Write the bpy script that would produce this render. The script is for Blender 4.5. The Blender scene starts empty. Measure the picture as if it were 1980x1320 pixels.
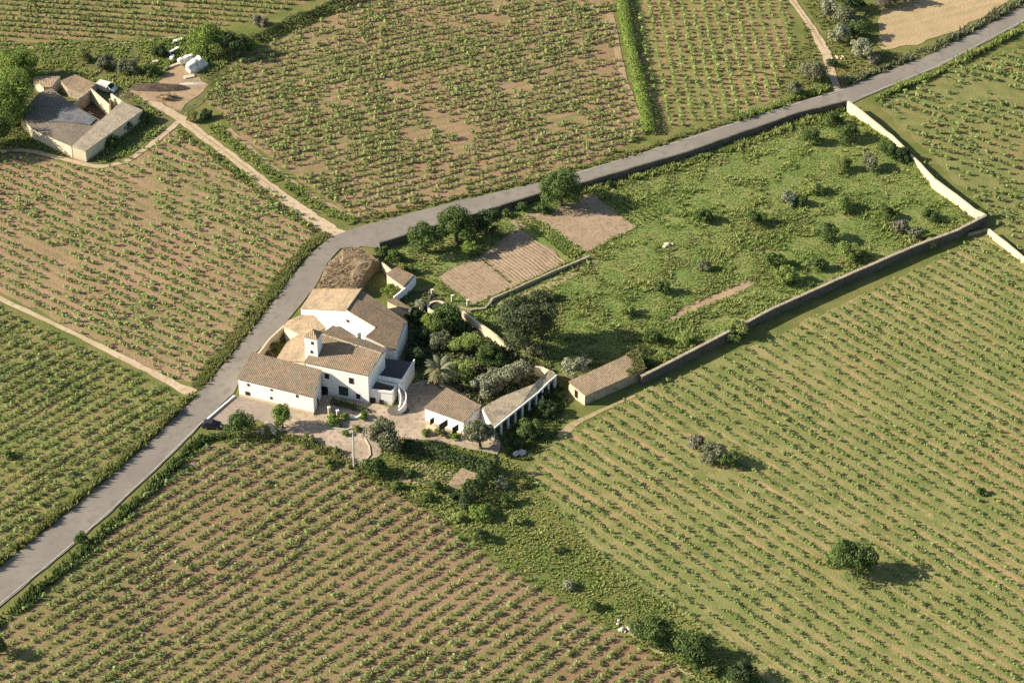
import bpy, math, random
import numpy as np
from mathutils import Vector

sc = bpy.context.scene
COL = sc.collection
R = math.radians
random.seed(7)

# ------------------------------------------------------------------ camera
FPX, DIST, PITCH = 5200.0, 520.0, R(36.0)      # focal length in photo pixels (1980 wide), metres to the aim point
CS, SN = math.cos(PITCH), math.sin(PITCH)
CAM = Vector((0.0, -DIST * CS, DIST * SN))
cam = bpy.data.cameras.new('camera')
cam.sensor_width = 36.0
cam.lens = FPX / 1980.0 * 36.0
cam.clip_start = 1.0
cam.clip_end = 6000.0
cam_o = bpy.data.objects.new('camera', cam)
COL.objects.link(cam_o)
cam_o.location = CAM
cam_o.rotation_euler = (R(90.0) - PITCH, 0.0, 0.0)
sc.camera = cam_o

# ------------------------------------------------------------------ sky, sun, exposure
SUN_EL = 28.0
TRAVEL = Vector((1.0, 0.0, 0.0)).normalized()          # the way the light travels over the ground
sun_dir = Vector((-TRAVEL.x * math.cos(R(SUN_EL)), -TRAVEL.y * math.cos(R(SUN_EL)), math.sin(R(SUN_EL))))
world = bpy.data.worlds.new('World')
sc.world = world
world.use_nodes = True
wn = world.node_tree
wn.nodes.clear()
sky_n = wn.nodes.new('ShaderNodeTexSky')
sky_n.sky_type = 'NISHITA'
sky_n.sun_disc = False
sky_n.sun_elevation = R(SUN_EL)
sky_n.sun_rotation = math.atan2(sun_dir.x, sun_dir.y)
bg = wn.nodes.new('ShaderNodeBackground')
bg.inputs['Strength'].default_value = 0.074
wo = wn.nodes.new('ShaderNodeOutputWorld')
wn.links.new(sky_n.outputs[0], bg.inputs['Color'])
wn.links.new(bg.outputs[0], wo.inputs['Surface'])
sun = bpy.data.lights.new('sun', 'SUN')
sun.energy = 4.6
sun.angle = R(0.5)
sun.color = (1.0, 0.905, 0.765)
sun_o = bpy.data.objects.new('sun', sun)
COL.objects.link(sun_o)
sun_o.location = sun_dir * 300
sun_o.rotation_euler = (-sun_dir).to_track_quat('-Z', 'Y').to_euler()
sc.view_settings.view_transform = 'Standard'
sc.view_settings.look = 'None'
sc.view_settings.exposure = 1.22
sc.view_settings.gamma = 1.0
sc.view_settings.use_curve_mapping = False
sc.render.engine = 'CYCLES'
sc.cycles.max_bounces = 5
sc.cycles.diffuse_bounces = 3
sc.cycles.use_denoising = False

# ------------------------------------------------------------------ measuring the photograph
FWD = Vector((0.0, CS, -SN))
UP = Vector((0.0, SN, CS))
RIGHT = Vector((1.0, 0.0, 0.0))


def ray(px, py):
    return FWD + RIGHT * ((px - 990.0) / FPX) - UP * ((py - 660.0) / FPX)


def G(px, py, z=0.0):
    """point at height z that stands where the photograph shows pixel (px, py)"""
    d = ray(px, py)
    return CAM + d * ((z - CAM.z) / d.z)


def ppm(p):
    """photo pixels per metre at a point"""
    return FPX / (Vector(p) - CAM).dot(FWD)


def toplane(px, py, a, b, c):
    n = (Vector(b) - Vector(a)).cross(Vector(c) - Vector(a))
    d = ray(px, py)
    return CAM + d * ((Vector(a) - CAM).dot(n) / d.dot(n))


def onwall(px, py, a, b):
    """pixel on the vertical wall over the line a-b"""
    a, b = Vector(a), Vector(b)
    return toplane(px, py, a, b, a + Vector((0, 0, 1)))


def project(P):
    """N x 3 array to photo pixels"""
    P = np.asarray(P, float)
    d = P - np.array(CAM)
    w = d @ np.array(FWD)
    return np.stack([990 + FPX * d[:, 0] / w, 660 - FPX * (d @ np.array(UP)) / w], 1)


def Z1(x, y): return (420 + x / 4.4, 520 + y / 4.4)
def Z2(x, y): return (780 + x / 3.882, 560 + y / 3.882)
def Z3(x, y): return (x / 3.96, 60 + y / 3.96)
def Z5(x, y): return (600 + x / 3.094, 300 + y / 3.094)
def ZA(x, y): return (600 + x / 6.6, 620 + y / 6.6)


# ------------------------------------------------------------------ numpy helpers
class VNoise:
    def __init__(self, seed):
        self.t = np.random.default_rng(seed).random((256, 256))

    def __call__(self, x, y, cell):
        x = np.asarray(x) / cell + 1000.3
        y = np.asarray(y) / cell + 1000.7
        xi, yi = np.floor(x).astype(int), np.floor(y).astype(int)
        fx, fy = x - xi, y - yi
        fx, fy = fx * fx * (3 - 2 * fx), fy * fy * (3 - 2 * fy)
        t = self.t
        a, b = t[xi % 256, yi % 256], t[(xi + 1) % 256, yi % 256]
        c, d = t[xi % 256, (yi + 1) % 256], t[(xi + 1) % 256, (yi + 1) % 256]
        return (a * (1 - fx) + b * fx) * (1 - fy) + (c * (1 - fx) + d * fx) * fy


def inside(P, poly):
    P = np.asarray(P)
    x, y = P[:, 0], P[:, 1]
    poly = np.asarray(poly, float)
    r = np.zeros(len(P), bool)
    j = len(poly) - 1
    for i in range(len(poly)):
        xi, yi = poly[i]
        xj, yj = poly[j]
        c = ((yi > y) != (yj > y)) & (x < (xj - xi) * (y - yi) / (yj - yi + 1e-12) + xi)
        r ^= c
        j = i
    return r


def gpoly(pts):
    return np.array([G(*p)[:2] for p in pts])


def scatter(poly, density, rng):
    lo, hi = poly.min(0), poly.max(0)
    n = int((hi - lo).prod() * density)
    P = lo + rng.random((n, 2)) * (hi - lo)
    return P[inside(P, poly)]


# ------------------------------------------------------------------ objects
def tag(o, label=None, cat=None, group=None, kind=None):
    if label: o['label'] = label
    if cat: o['category'] = cat
    if group: o['group'] = group
    if kind: o['kind'] = kind
    return o


def empty(name, loc, label, cat, group=None, rz=0.0):
    o = bpy.data.objects.new(name, None)
    COL.objects.link(o)
    o.location = loc
    o.rotation_euler = (0, 0, rz)
    o.empty_display_size = 0.2
    return tag(o, label, cat, group)


def link(name, me, mats=None, parent=None, local=False):
    if mats is not None:
        for m in (mats if isinstance(mats, (list, tuple)) else [mats]):
            me.materials.append(m)
    o = bpy.data.objects.new(name, me)
    COL.objects.link(o)
    if parent is not None:
        o.parent = parent
        if parent.type == 'EMPTY' and not local:          # meshes are written in world metres
            o.matrix_parent_inverse = parent_matrix(parent).inverted()
    return o


def parent_matrix(o):
    from mathutils import Matrix
    return Matrix.Translation(o.location) @ o.rotation_euler.to_matrix().to_4x4()


def quads_mesh(name, V, mat_index=None):
    """N x 4 x 3 array to a mesh of N quads"""
    n = len(V)
    me = bpy.data.meshes.new(name)
    me.vertices.add(n * 4)
    me.vertices.foreach_set('co', np.ascontiguousarray(V, dtype=np.float32).ravel())
    me.loops.add(n * 4)
    me.loops.foreach_set('vertex_index', np.arange(n * 4, dtype=np.int32))
    me.polygons.add(n)
    me.polygons.foreach_set('loop_start', np.arange(0, n * 4, 4, dtype=np.int32))
    me.polygons.foreach_set('loop_total', np.full(n, 4, dtype=np.int32))
    if mat_index is not None:
        me.polygons.foreach_set('material_index', np.asarray(mat_index, dtype=np.int32))
    me.update(calc_edges=True)
    return me


class MB:
    def __init__(self):
        self.v, self.f, self.m = [], [], []

    def add(self, verts, faces, m=0):
        k = len(self.v)
        self.v += [tuple(p) for p in verts]
        self.f += [tuple(i + k for i in f) for f in faces]
        self.m += [m] * len(faces)
        return self

    def prism(self, top, bottom, m=0):
        """top and bottom rings of 3D points (counter-clockwise from above)"""
        n = len(top)
        fs = [tuple(range(n)), tuple(range(2 * n - 1, n - 1, -1))]
        fs += [(i, n + i, n + (i + 1) % n, (i + 1) % n) for i in range(n)]
        return self.add(list(top) + list(bottom), fs, m)

    def box(self, c, s, rz=0.0, m=0, taper=1.0):
        ca, sa = math.cos(rz), math.sin(rz)
        def q(x, y, z): return (c[0] + x * ca - y * sa, c[1] + x * sa + y * ca, c[2] + z)
        x, y, z = s[0] / 2, s[1] / 2, s[2] / 2
        t = taper
        return self.prism([q(-x * t, -y * t, z), q(x * t, -y * t, z), q(x * t, y * t, z), q(-x * t, y * t, z)],
                          [q(-x, -y, -z), q(x, -y, -z), q(x, y, -z), q(-x, y, -z)], m)

    def tube(self, pts, rad, n=7, m=0, cap=True):
        rings = []
        for i, p in enumerate(pts):
            p = Vector(p)
            d = (Vector(pts[min(i + 1, len(pts) - 1)]) - Vector(pts[max(i - 1, 0)])).normalized()
            a = d.cross(Vector((0, 0, 1)) if abs(d.z) < .9 else Vector((1, 0, 0))).normalized()
            b = d.cross(a)
            r = rad[i] if isinstance(rad, (list, tuple)) else rad
            rings.append([p + (a * math.cos(2 * math.pi * k / n) + b * math.sin(2 * math.pi * k / n)) * r for k in range(n)])
        V = [q for r in rings for q in r]
        F = [(i * n + k, i * n + (k + 1) % n, (i + 1) * n + (k + 1) % n, (i + 1) * n + k) for i in range(len(pts) - 1) for k in range(n)]
        if cap:
            F += [tuple(range(n - 1, -1, -1)), tuple((len(pts) - 1) * n + k for k in range(n))]
        return self.add(V, F, m)

    def strip(self, pts, h, t, z0=0.0, m=0, jag=0.0, rng=None):
        """a standing wall of thickness t over a polyline of ground points; h may be a list"""
        pts = [Vector((p[0], p[1], 0)) for p in pts]
        hs = list(h) if isinstance(h, (list, tuple)) else [h] * len(pts)
        P, H = [], []
        for i in range(len(pts) - 1):
            n = max(1, int((pts[i + 1] - pts[i]).length / 1.6))
            for k in range(n):
                P.append(pts[i].lerp(pts[i + 1], k / n))
                H.append(hs[i] + (hs[i + 1] - hs[i]) * k / n)
        P.append(pts[-1]); H.append(hs[-1])
        L, Rr = [], []
        for i, p in enumerate(P):
            d = (P[min(i + 1, len(P) - 1)] - P[max(i - 1, 0)]).normalized()
            nn = Vector((-d.y, d.x, 0)) * t / 2
            L.append(p + nn); Rr.append(p - nn)
            if jag: H[i] += random.uniform(-jag, jag)
        n = len(P)
        V, F = [], []
        for i in range(n):
            V += [(L[i].x, L[i].y, z0 - .05), (L[i].x, L[i].y, H[i]), (Rr[i].x, Rr[i].y, H[i]), (Rr[i].x, Rr[i].y, z0 - .05)]
        for i in range(n - 1):
            a, b = i * 4, i * 4 + 4
            F += [(a, a + 1, b + 1, b), (a + 1, a + 2, b + 2, b + 1), (a + 2, a + 3, b + 3, b + 2)]
        F += [(0, 3, 2, 1), ((n - 1) * 4, (n - 1) * 4 + 1, (n - 1) * 4 + 2, (n - 1) * 4 + 3)]
        return self.add(V, F, m)

    def mesh(self, name):
        me = bpy.data.meshes.new(name)
        me.from_pydata(self.v, [], self.f)
        me.polygons.foreach_set('material_index', self.m)
        me.update()
        return me

    def build(self, name, mats, parent=None, smooth=False, local=False):
        me = self.mesh(name)
        if smooth:
            me.polygons.foreach_set('use_smooth', [True] * len(me.polygons))
        return link(name, me, mats, parent, local)


# ------------------------------------------------------------------ materials
def lin(*c):
    return tuple(((v / 255 + .055) / 1.055) ** 2.4 if v > 10 else v / 255 / 12.92 for v in c) + (1.0,)


class NT:
    def __init__(self, name, rough=.9):
        self.mat = bpy.data.materials.new(name)
        self.mat.use_nodes = True
        self.t = self.mat.node_tree
        self.b = self.t.nodes['Principled BSDF']
        self.b.inputs['Roughness'].default_value = rough
        self.b.inputs['Specular IOR Level'].default_value = .15
        self.tc = self.t.nodes.new('ShaderNodeTexCoord')

    def n(self, kind, **kw):
        n = self.t.nodes.new(kind)
        for k, v in kw.items():
            if k in n.bl_rna.properties: setattr(n, k, v)
        return n

    def put(self, sock, v):
        if hasattr(v, 'is_output') or isinstance(v, bpy.types.NodeSocket): self.t.links.new(v, sock)
        else: sock.default_value = v

    def noise(self, scale, detail=3, rough=.55, coord='Object', stretch=None, angle=0.0):
        n = self.n('ShaderNodeTexNoise')
        n.inputs['Scale'].default_value = scale
        n.inputs['Detail'].default_value = detail
        n.inputs['Roughness'].default_value = rough
        src = self.tc.outputs[coord]
        if stretch:
            mp = self.n('ShaderNodeMapping')
            mp.vector_type = 'TEXTURE'
            mp.inputs['Rotation'].default_value = (0, 0, angle)
            mp.inputs['Scale'].default_value = stretch
            self.t.links.new(src, mp.inputs['Vector'])
            src = mp.outputs[0]
        self.t.links.new(src, n.inputs['Vector'])
        return n.outputs['Fac']

    def math(self, op, a, b=0.0, c=None, clamp=False):
        n = self.n('ShaderNodeMath', operation=op)
        n.use_clamp = clamp
        self.put(n.inputs[0], a)
        self.put(n.inputs[1], b)
        if c is not None: self.put(n.inputs[2], c)
        return n.outputs[0]

    def step(self, v, lo, hi):
        n = self.n('ShaderNodeMapRange', interpolation_type='SMOOTHSTEP')
        self.put(n.inputs['Value'], v)
        n.inputs['From Min'].default_value = lo
        n.inputs['From Max'].default_value = hi
        return n.outputs[0]

    def mix(self, f, a, b):
        n = self.n('ShaderNodeMix', data_type='RGBA')
        self.put(n.inputs['Factor'], f)
        self.put(n.inputs[6], a)
        self.put(n.inputs[7], b)
        return n.outputs[2]

    def dot(self, vec, coord='Object'):
        n = self.n('ShaderNodeVectorMath', operation='DOT_PRODUCT')
        self.t.links.new(self.tc.outputs[coord], n.inputs[0])
        n.inputs[1].default_value = vec
        return n.outputs['Value']

    def bump(self, h, strength=.5, dist=.1):
        n = self.n('ShaderNodeBump')
        n.inputs['Strength'].default_value = strength
        n.inputs['Distance'].default_value = dist
        self.t.links.new(h, n.inputs['Height'])
        self.t.links.new(n.outputs[0], self.b.inputs['Normal'])

    def tone(self, c, sat, val=1.0):
        n = self.n('ShaderNodeHueSaturation')
        n.inputs['Saturation'].default_value = sat
        n.inputs['Value'].default_value = val
        self.put(n.inputs['Color'], c)
        return n.outputs[0]

    def color(self, c):
        self.put(self.b.inputs['Base Color'], c)
        return self.mat


def mottled(name, a, b, c=None, big=.25, fine=2.5, rough=.9, bump=.4, bdist=.06):
    t = NT(name, rough)
    col = t.mix(t.step(t.noise(big, 4), .35, .65), a, b)
    if c is not None:
        col = t.mix(t.step(t.noise(fine, 4), .48, .68), col, c)
    fn = t.noise(fine * 2.2, 3)
    t.bump(fn, bump, bdist)
    return t.color(col)


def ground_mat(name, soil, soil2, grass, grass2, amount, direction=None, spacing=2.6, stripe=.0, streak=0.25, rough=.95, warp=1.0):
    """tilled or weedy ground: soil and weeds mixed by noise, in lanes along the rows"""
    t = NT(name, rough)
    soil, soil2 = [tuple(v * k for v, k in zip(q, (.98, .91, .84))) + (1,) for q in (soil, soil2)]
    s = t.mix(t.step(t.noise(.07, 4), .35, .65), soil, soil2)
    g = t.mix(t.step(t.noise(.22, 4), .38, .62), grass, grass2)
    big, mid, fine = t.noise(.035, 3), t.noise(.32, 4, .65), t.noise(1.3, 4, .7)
    m = t.math('ADD', t.math('MULTIPLY', big, .7), t.math('ADD', t.math('MULTIPLY', mid, .75), t.math('MULTIPLY', fine, .75)))
    if direction is not None:
        ang = math.atan2(direction[1], direction[0])
        perp = t.dot((-math.sin(ang), math.cos(ang), 0))
        w = t.math('MULTIPLY', t.math('SUBTRACT', t.noise(.3, 3), .5), warp * 2.2)
        ph = t.math('PINGPONG', t.math('DIVIDE', t.math('ADD', perp, w), spacing), .5)     # 0 in the row, .5 between rows
        m = t.math('SUBTRACT', m, t.math('MULTIPLY', t.math('SUBTRACT', ph, .25), stripe))
        st = t.noise(.42, 3, .6, stretch=(26, 1, 1), angle=ang)
        m = t.math('ADD', m, t.math('MULTIPLY', t.math('SUBTRACT', st, .5), streak * 2))
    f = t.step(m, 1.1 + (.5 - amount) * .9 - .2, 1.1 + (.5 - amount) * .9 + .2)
    col = t.mix(f, s, g)
    if direction is not None and streak > .4:
        col = t.mix(t.math('MULTIPLY', t.step(st, .54, .68), .5), col, soil2)
    fine2 = t.noise(3.5, 2)
    col = t.mix(t.math('MULTIPLY', t.step(fine2, .45, .75), .35), col, t.mix(.5, col, (.02, .02, .01, 1)))
    t.bump(t.noise(2.2, 4), .7, .18)
    return t.color(t.tone(col, 1.02, .92))


def leaf_mat(name, a, b, c, hue_cell=.12, trans=.25, rough=.75):
    a, b, c = [tuple(v * k for v, k in zip(q, (1.5, 1.42, 1.5))) + (1,) for q in (a, b, c)]
    t = NT(name, rough)
    geo = t.n('ShaderNodeNewGeometry')
    rnd = geo.outputs['Random Per Island']
    pos = t.n('ShaderNodeTexNoise')
    pos.inputs['Scale'].default_value = hue_cell
    pos.inputs['Detail'].default_value = 3
    t.t.links.new(geo.outputs['Position'], pos.inputs['Vector'])
    col = t.mix(t.step(pos.outputs['Fac'], .38, .62), a, b)
    col = t.mix(t.math('MULTIPLY', t.math('POWER', rnd, 1.6), .85), col, c)
    col = t.tone(col, 1.0, 1.02)
    t.color(col)
    tr = t.n('ShaderNodeBsdfTranslucent')
    t.t.links.new(col, tr.inputs['Color'])
    mx = t.n('ShaderNodeMixShader')
    mx.inputs[0].default_value = trans
    out = t.t.nodes['Material Output']
    t.t.links.new(t.b.outputs[0], mx.inputs[1])
    t.t.links.new(tr.outputs[0], mx.inputs[2])
    t.t.links.new(mx.outputs[0], out.inputs['Surface'])
    return t.mat


def roof_mat(name, a, b, dark, along, lichen=(.16, .15, .11, 1)):
    """clay tile roof; along = horizontal direction of the eave: channels run across it"""
    t = NT(name, .9)
    L = math.hypot(*along)
    d = t.dot((along[0] / L, along[1] / L, 0))
    rib = t.math('PINGPONG', t.math('DIVIDE', d, .36), .5)
    col = t.mix(t.step(t.noise(.5, 4), .35, .65), a, b)
    col = t.mix(t.math('MULTIPLY', t.step(t.noise(.45, 5, .7), .47, .62), .6), col, lichen)
    col = t.mix(t.math('MULTIPLY', t.step(t.noise(2.4, 3, .7), .47, .66), .8), col, dark)
    col = t.mix(t.math('MULTIPLY', t.step(rib, .34, .5), .35), col, dark)
    t.bump(t.math('ADD', rib, t.math('MULTIPLY', t.noise(3, 2), .6)), .8, .12)
    return t.color(col)


def plaster(name, a, stain, amt=.35, bottom=True):
    t = NT(name, .85)
    f = t.math('MULTIPLY', t.step(t.noise(.6, 5, .65), .5, .75), amt)
    col = t.mix(f, a, stain)
    if bottom:
        z = t.n('ShaderNodeSeparateXYZ')
        t.t.links.new(t.tc.outputs['Object'], z.inputs[0])
        f2 = t.math('MULTIPLY', t.step(t.math('ADD', z.outputs['Z'], t.math('MULTIPLY', t.noise(1.2, 3), 1.2)), 1.7, .5), .6)
        col = t.mix(f2, col, stain)
    t.bump(t.noise(4, 3), .1, .02)
    return t.color(col)


def plain(name, c, rough=.7, metal=0.0):
    t = NT(name, rough)
    t.b.inputs['Metallic'].default_value = metal
    col = t.mix(t.math('MULTIPLY', t.noise(2.5, 4), .3), c, tuple(v * .6 for v in c[:3]) + (1,))
    return t.color(col)


M = {}
M['grass_ground'] = ground_mat('grass_ground', (.20, .145, .07, 1), (.22, .16, .08, 1), (.12, .14, .036, 1), (.18, .17, .055, 1), .8)
M['meadow'] = ground_mat('meadow', (.13, .11, .045, 1), (.15, .12, .05, 1), (.14, .195, .048, 1), (.215, .23, .075, 1), .93)
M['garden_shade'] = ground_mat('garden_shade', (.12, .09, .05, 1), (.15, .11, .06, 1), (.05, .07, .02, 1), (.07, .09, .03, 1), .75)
M['farm_grass'] = ground_mat('farm_grass', (.20, .16, .08, 1), (.24, .18, .09, 1), (.10, .115, .035, 1), (.16, .15, .06, 1), .7)
M['asphalt'] = mottled('asphalt', (.19, .168, .136, 1), (.225, .198, .16, 1), (.175, .153, .124, 1), .09, .6, .9, .12, .02)
M['wheel_track'] = mottled('wheel_track', (.24, .205, .16, 1), (.262, .225, .177, 1), (.205, .174, .138, 1), .12, .7, .9, .2, .02)
M['paint'] = mottled('paint', (.42, .39, .33, 1), (.36, .33, .28, 1), (.28, .25, .21, 1), .5, 1.5)
M['track'] = mottled('track', (.40, .30, .19, 1), (.46, .36, .24, 1), (.33, .24, .14, 1), .15, 1.0)
M['dry_track'] = mottled('dry_track', (.32, .25, .13, 1), (.38, .28, .15, 1), (.20, .18, .08, 1), .15, .8)
M['yard'] = mottled('yard', (.31, .245, .17, 1), (.42, .325, .235, 1), (.235, .19, .125, 1), .22, 1.0)
M['forecourt'] = mottled('forecourt', (.27, .22, .17, 1), (.31, .25, .19, 1), (.24, .19, .14, 1), .2, 1.3)
M['dug_soil'] = mottled('dug_soil', (.27, .195, .12, 1), (.32, .235, .15, 1), (.205, .15, .088, 1), .25, 1.3, .95, .6, .08)
M['red_soil'] = mottled('red_soil', (.29, .20, .12, 1), (.34, .24, .145, 1), (.21, .165, .085, 1), .2, 1.0)
M['straw'] = ground_mat('straw', (.43, .325, .195, 1), (.48, .365, .22, 1), (.34, .265, .14, 1), (.40, .305, .165, 1), .5, (1, .5), 3.0, .6, .5)
M['dark_earth'] = mottled('dark_earth', (.06, .042, .03, 1), (.09, .062, .045, 1), (.14, .10, .07, 1), .4, 2.0)
M['brush'] = mottled('brush', (.22, .16, .09, 1), (.27, .20, .12, 1), (.17, .125, .07, 1), .5, 1.8, .95, .5, .12)
M['white'] = plaster('white', (.80, .77, .70, 1), (.50, .42, .31, 1), .28)
M['white_clean'] = plaster('white_clean', (.82, .80, .74, 1), (.60, .54, .44, 1), .25, False)
M['cream'] = plaster('cream', (.56, .48, .34, 1), (.38, .29, .18, 1), .5)
M['cream_clean'] = plaster('cream_clean', (.58, .48, .31, 1), (.40, .31, .19, 1), .5, False)
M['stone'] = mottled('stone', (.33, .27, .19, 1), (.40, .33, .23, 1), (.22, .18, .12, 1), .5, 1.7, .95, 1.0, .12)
M['shaded_stone'] = mottled('shaded_stone', (.10, .088, .072, 1), (.13, .115, .092, 1), (.07, .062, .05, 1), .5, 1.7, .95, 1.0, .12)  # darkened to hold the shade of faces turned from the sun
M['dark_opening'] = plain('dark_opening', (.022, .02, .018, 1), .5)
M['frame'] = plain('frame', (.11, .075, .05, 1))
M['green_paint'] = plain('green_paint', (.035, .06, .045, 1))
M['glass'] = plain('glass', (.02, .025, .03, 1), .08)
M['wood'] = plain('wood', (.16, .10, .06, 1))
M['bark'] = plain('bark', (.11, .085, .06, 1), .95)
M['metal_sheet'] = mottled('metal_sheet', (.105, .11, .115, 1), (.15, .15, .145, 1), (.09, .085, .08, 1), .4, 1.0, .7)
M['concrete'] = mottled('concrete', (.42, .39, .33, 1), (.5, .47, .40, 1), (.3, .28, .24, 1), .5, 2.0)
M['water'] = plain('water', (.04, .055, .02, 1), .15)
M['car_paint'] = plain('car_paint', (.045, .035, .05, 1), .25)
M['rubber'] = plain('rubber', (.02, .02, .02, 1), .8)
M['steel'] = plain('steel', (.45, .45, .44, 1), .4, .8)
M['tarp'] = mottled('tarp', (.58, .55, .48, 1), (.66, .64, .58, 1), (.42, .37, .28, 1), .4, 1.0, .7, .7, .15)
M['lamp_glass'] = plain('lamp_glass', (.6, .58, .5, 1), .2)
tan, tan2, tdark = (.39, .285, .17, 1), (.335, .24, .145, 1), (.20, .14, .088, 1)
brn, brn2, bdark = (.215, .155, .10, 1), (.26, .188, .122, 1), (.11, .08, .055, 1)


def roof(kind, along):
    a, b, d = {'tan': (tan, tan2, tdark), 'brown': (brn, brn2, bdark), 'mid': ((.30, .21, .128, 1), (.26, .18, .108, 1), (.155, .106, .068, 1))}[kind]
    return roof_mat('roof_' + kind, a, b, d, along)


LEAF = {
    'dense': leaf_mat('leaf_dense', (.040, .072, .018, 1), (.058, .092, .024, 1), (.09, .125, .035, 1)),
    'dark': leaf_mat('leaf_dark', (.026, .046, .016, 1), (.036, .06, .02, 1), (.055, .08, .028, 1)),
    'bright': leaf_mat('leaf_bright', (.085, .145, .022, 1), (.115, .17, .03, 1), (.16, .20, .05, 1)),
    'olive': leaf_mat('leaf_olive', (.085, .10, .048, 1), (.11, .125, .06, 1), (.17, .18, .10, 1)),
    'silver': leaf_mat('leaf_silver', (.13, .155, .085, 1), (.17, .19, .10, 1), (.26, .27, .17, 1)),
    'pine': leaf_mat('leaf_pine', (.032, .05, .02, 1), (.05, .068, .027, 1), (.085, .10, .045, 1)),
    'grey': leaf_mat('leaf_grey', (.105, .108, .066, 1), (.13, .128, .08, 1), (.19, .18, .12, 1)),
    'meadow': leaf_mat('leaf_meadow', (.115, .18, .038, 1), (.20, .235, .068, 1), (.24, .27, .09, 1), .075, .4),
    'weed': leaf_mat('leaf_weed', (.10, .14, .034, 1), (.155, .17, .055, 1), (.22, .21, .085, 1), .09, .4),
    'brush': leaf_mat('leaf_brush', (.135, .10, .055, 1), (.175, .135, .075, 1), (.23, .18, .11, 1)),
    'orange': leaf_mat('leaf_orange', (.16, .10, .03, 1), (.21, .13, .04, 1), (.27, .18, .07, 1)),
    'vine_a': leaf_mat('vine_yellow_green', (.112, .18, .04, 1), (.15, .20, .054, 1), (.21, .25, .085, 1)),
    'vine_b': leaf_mat('vine_mid_green', (.088, .145, .035, 1), (.125, .168, .046, 1), (.19, .225, .075, 1)),
    'vine_c': leaf_mat('vine_fresh_green', (.082, .15, .042, 1), (.145, .19, .052, 1), (.20, .235, .08, 1)),
}

# ------------------------------------------------------------------ foliage geometry
def leaf_quads(C, N, S, rng, aspect=.62):
    """rhombic leaf clusters: centres, normals, sizes"""
    n = len(C)
    N = N / (np.linalg.norm(N, axis=1, keepdims=True) + 1e-9)
    r = rng.normal(size=(n, 3))
    T = np.cross(N, r)
    T /= np.linalg.norm(T, axis=1, keepdims=True) + 1e-9
    B = np.cross(N, T)
    S = S[:, None]
    return np.stack([C - T * S * .5, C - B * S * .5 * aspect, C + T * S * .5, C + B * S * .5 * aspect], 1)


def rand_dirs(n, rng):
    d = rng.normal(size=(n, 3))
    return d / np.linalg.norm(d, axis=1, keepdims=True)


def crown_quads(rx, ry, rz, leaf, rng, ncl=None, cover=2.3, floor=-.92):
    r = (rx * ry * rz) ** (1 / 3)
    ncl = ncl or int(np.clip(9 + r * 4.5, 8, 46))
    D = rand_dirs(ncl, rng)
    D[:, 2] = np.where(D[:, 2] < -.5, -D[:, 2], D[:, 2])
    cc = D * (rng.uniform(.38, .84, (ncl, 1)))
    cr = rng.uniform(.22, .46, ncl)
    n = int(cover * 4 * math.pi * r * r / (leaf * leaf * .62)) + 30
    k = rng.integers(0, ncl, n)
    d = rand_dirs(n, rng)
    d[:, 2] = np.where((d[:, 2] < -.35) & (rng.random(n) < .6), -d[:, 2], d[:, 2])
    P = cc[k] + d * (cr[k] * rng.uniform(.65, 1.06, n))[:, None]
    Nn = d + rng.normal(size=(n, 3)) * .55
    keep = P[:, 2] > floor
    P, Nn = P[keep] * np.array([rx, ry, rz]), Nn[keep]
    return leaf_quads(P, Nn, leaf * rng.uniform(.6, 1.35, len(P)), rng)


def tuft_quads(P, h, w, rng, blades=5, spread=.45):
    """upright clumps of blades: P (N x 2 or 3), heights h (N)"""
    n = len(P)
    z = P[:, 2] if P.shape[1] > 2 else np.zeros(n)
    B = np.repeat(np.stack([P[:, 0], P[:, 1], z], 1), blades, 0)
    H = np.repeat(np.broadcast_to(h, n), blades) * rng.uniform(.55, 1.2, n * blades)
    a = rng.uniform(0, 2 * math.pi, n * blades)
    lean = rng.uniform(.1, 1.0, n * blades) * spread * 1.6
    out = np.stack([np.cos(a), np.sin(a), np.zeros_like(a)], 1)
    side = np.stack([-np.sin(a), np.cos(a), np.zeros_like(a)], 1)
    base = B + out * (H * spread * .35 * rng.random(n * blades))[:, None]
    tip = base + out * (H * lean)[:, None] + np.array([0, 0, 1]) * H[:, None]
    mid = (base * .45 + tip * .55)
    W = (np.repeat(np.broadcast_to(w, n), blades) * rng.uniform(.6, 1.2, n * blades))[:, None] * .5
    return np.stack([base, mid - side * W, tip, mid + side * W], 1)

# ================================================================== THE GROUND
NZ = VNoise(3)
NZ2 = VNoise(11)


def dense_outline(P, step=1.3, jit=.35, seed=0):
    out = []
    n = len(P)
    for i in range(n):
        a, b = P[i], P[(i + 1) % n]
        k = max(1, int(np.linalg.norm(b - a) / step))
        for j in range(k):
            out.append(a + (b - a) * j / k)
    out = np.array(out)
    if jit:
        out[:, 0] += (NZ(out[:, 0] + seed, out[:, 1], 2.1) - .5) * 2 * jit + (NZ(out[:, 0] + seed, out[:, 1], 7.) - .5) * 2 * jit
        out[:, 1] += (NZ2(out[:, 0] + seed, out[:, 1], 2.1) - .5) * 2 * jit + (NZ2(out[:, 0] + seed, out[:, 1], 7.) - .5) * 2 * jit
    return out


LEV = {}


def lev(level):
    """every sheet lies a few millimetres above the one laid before it"""
    LEV[level] = LEV.get(level, -1) + 1
    return level * .045 - .03 + LEV[level] * .0035


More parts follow.
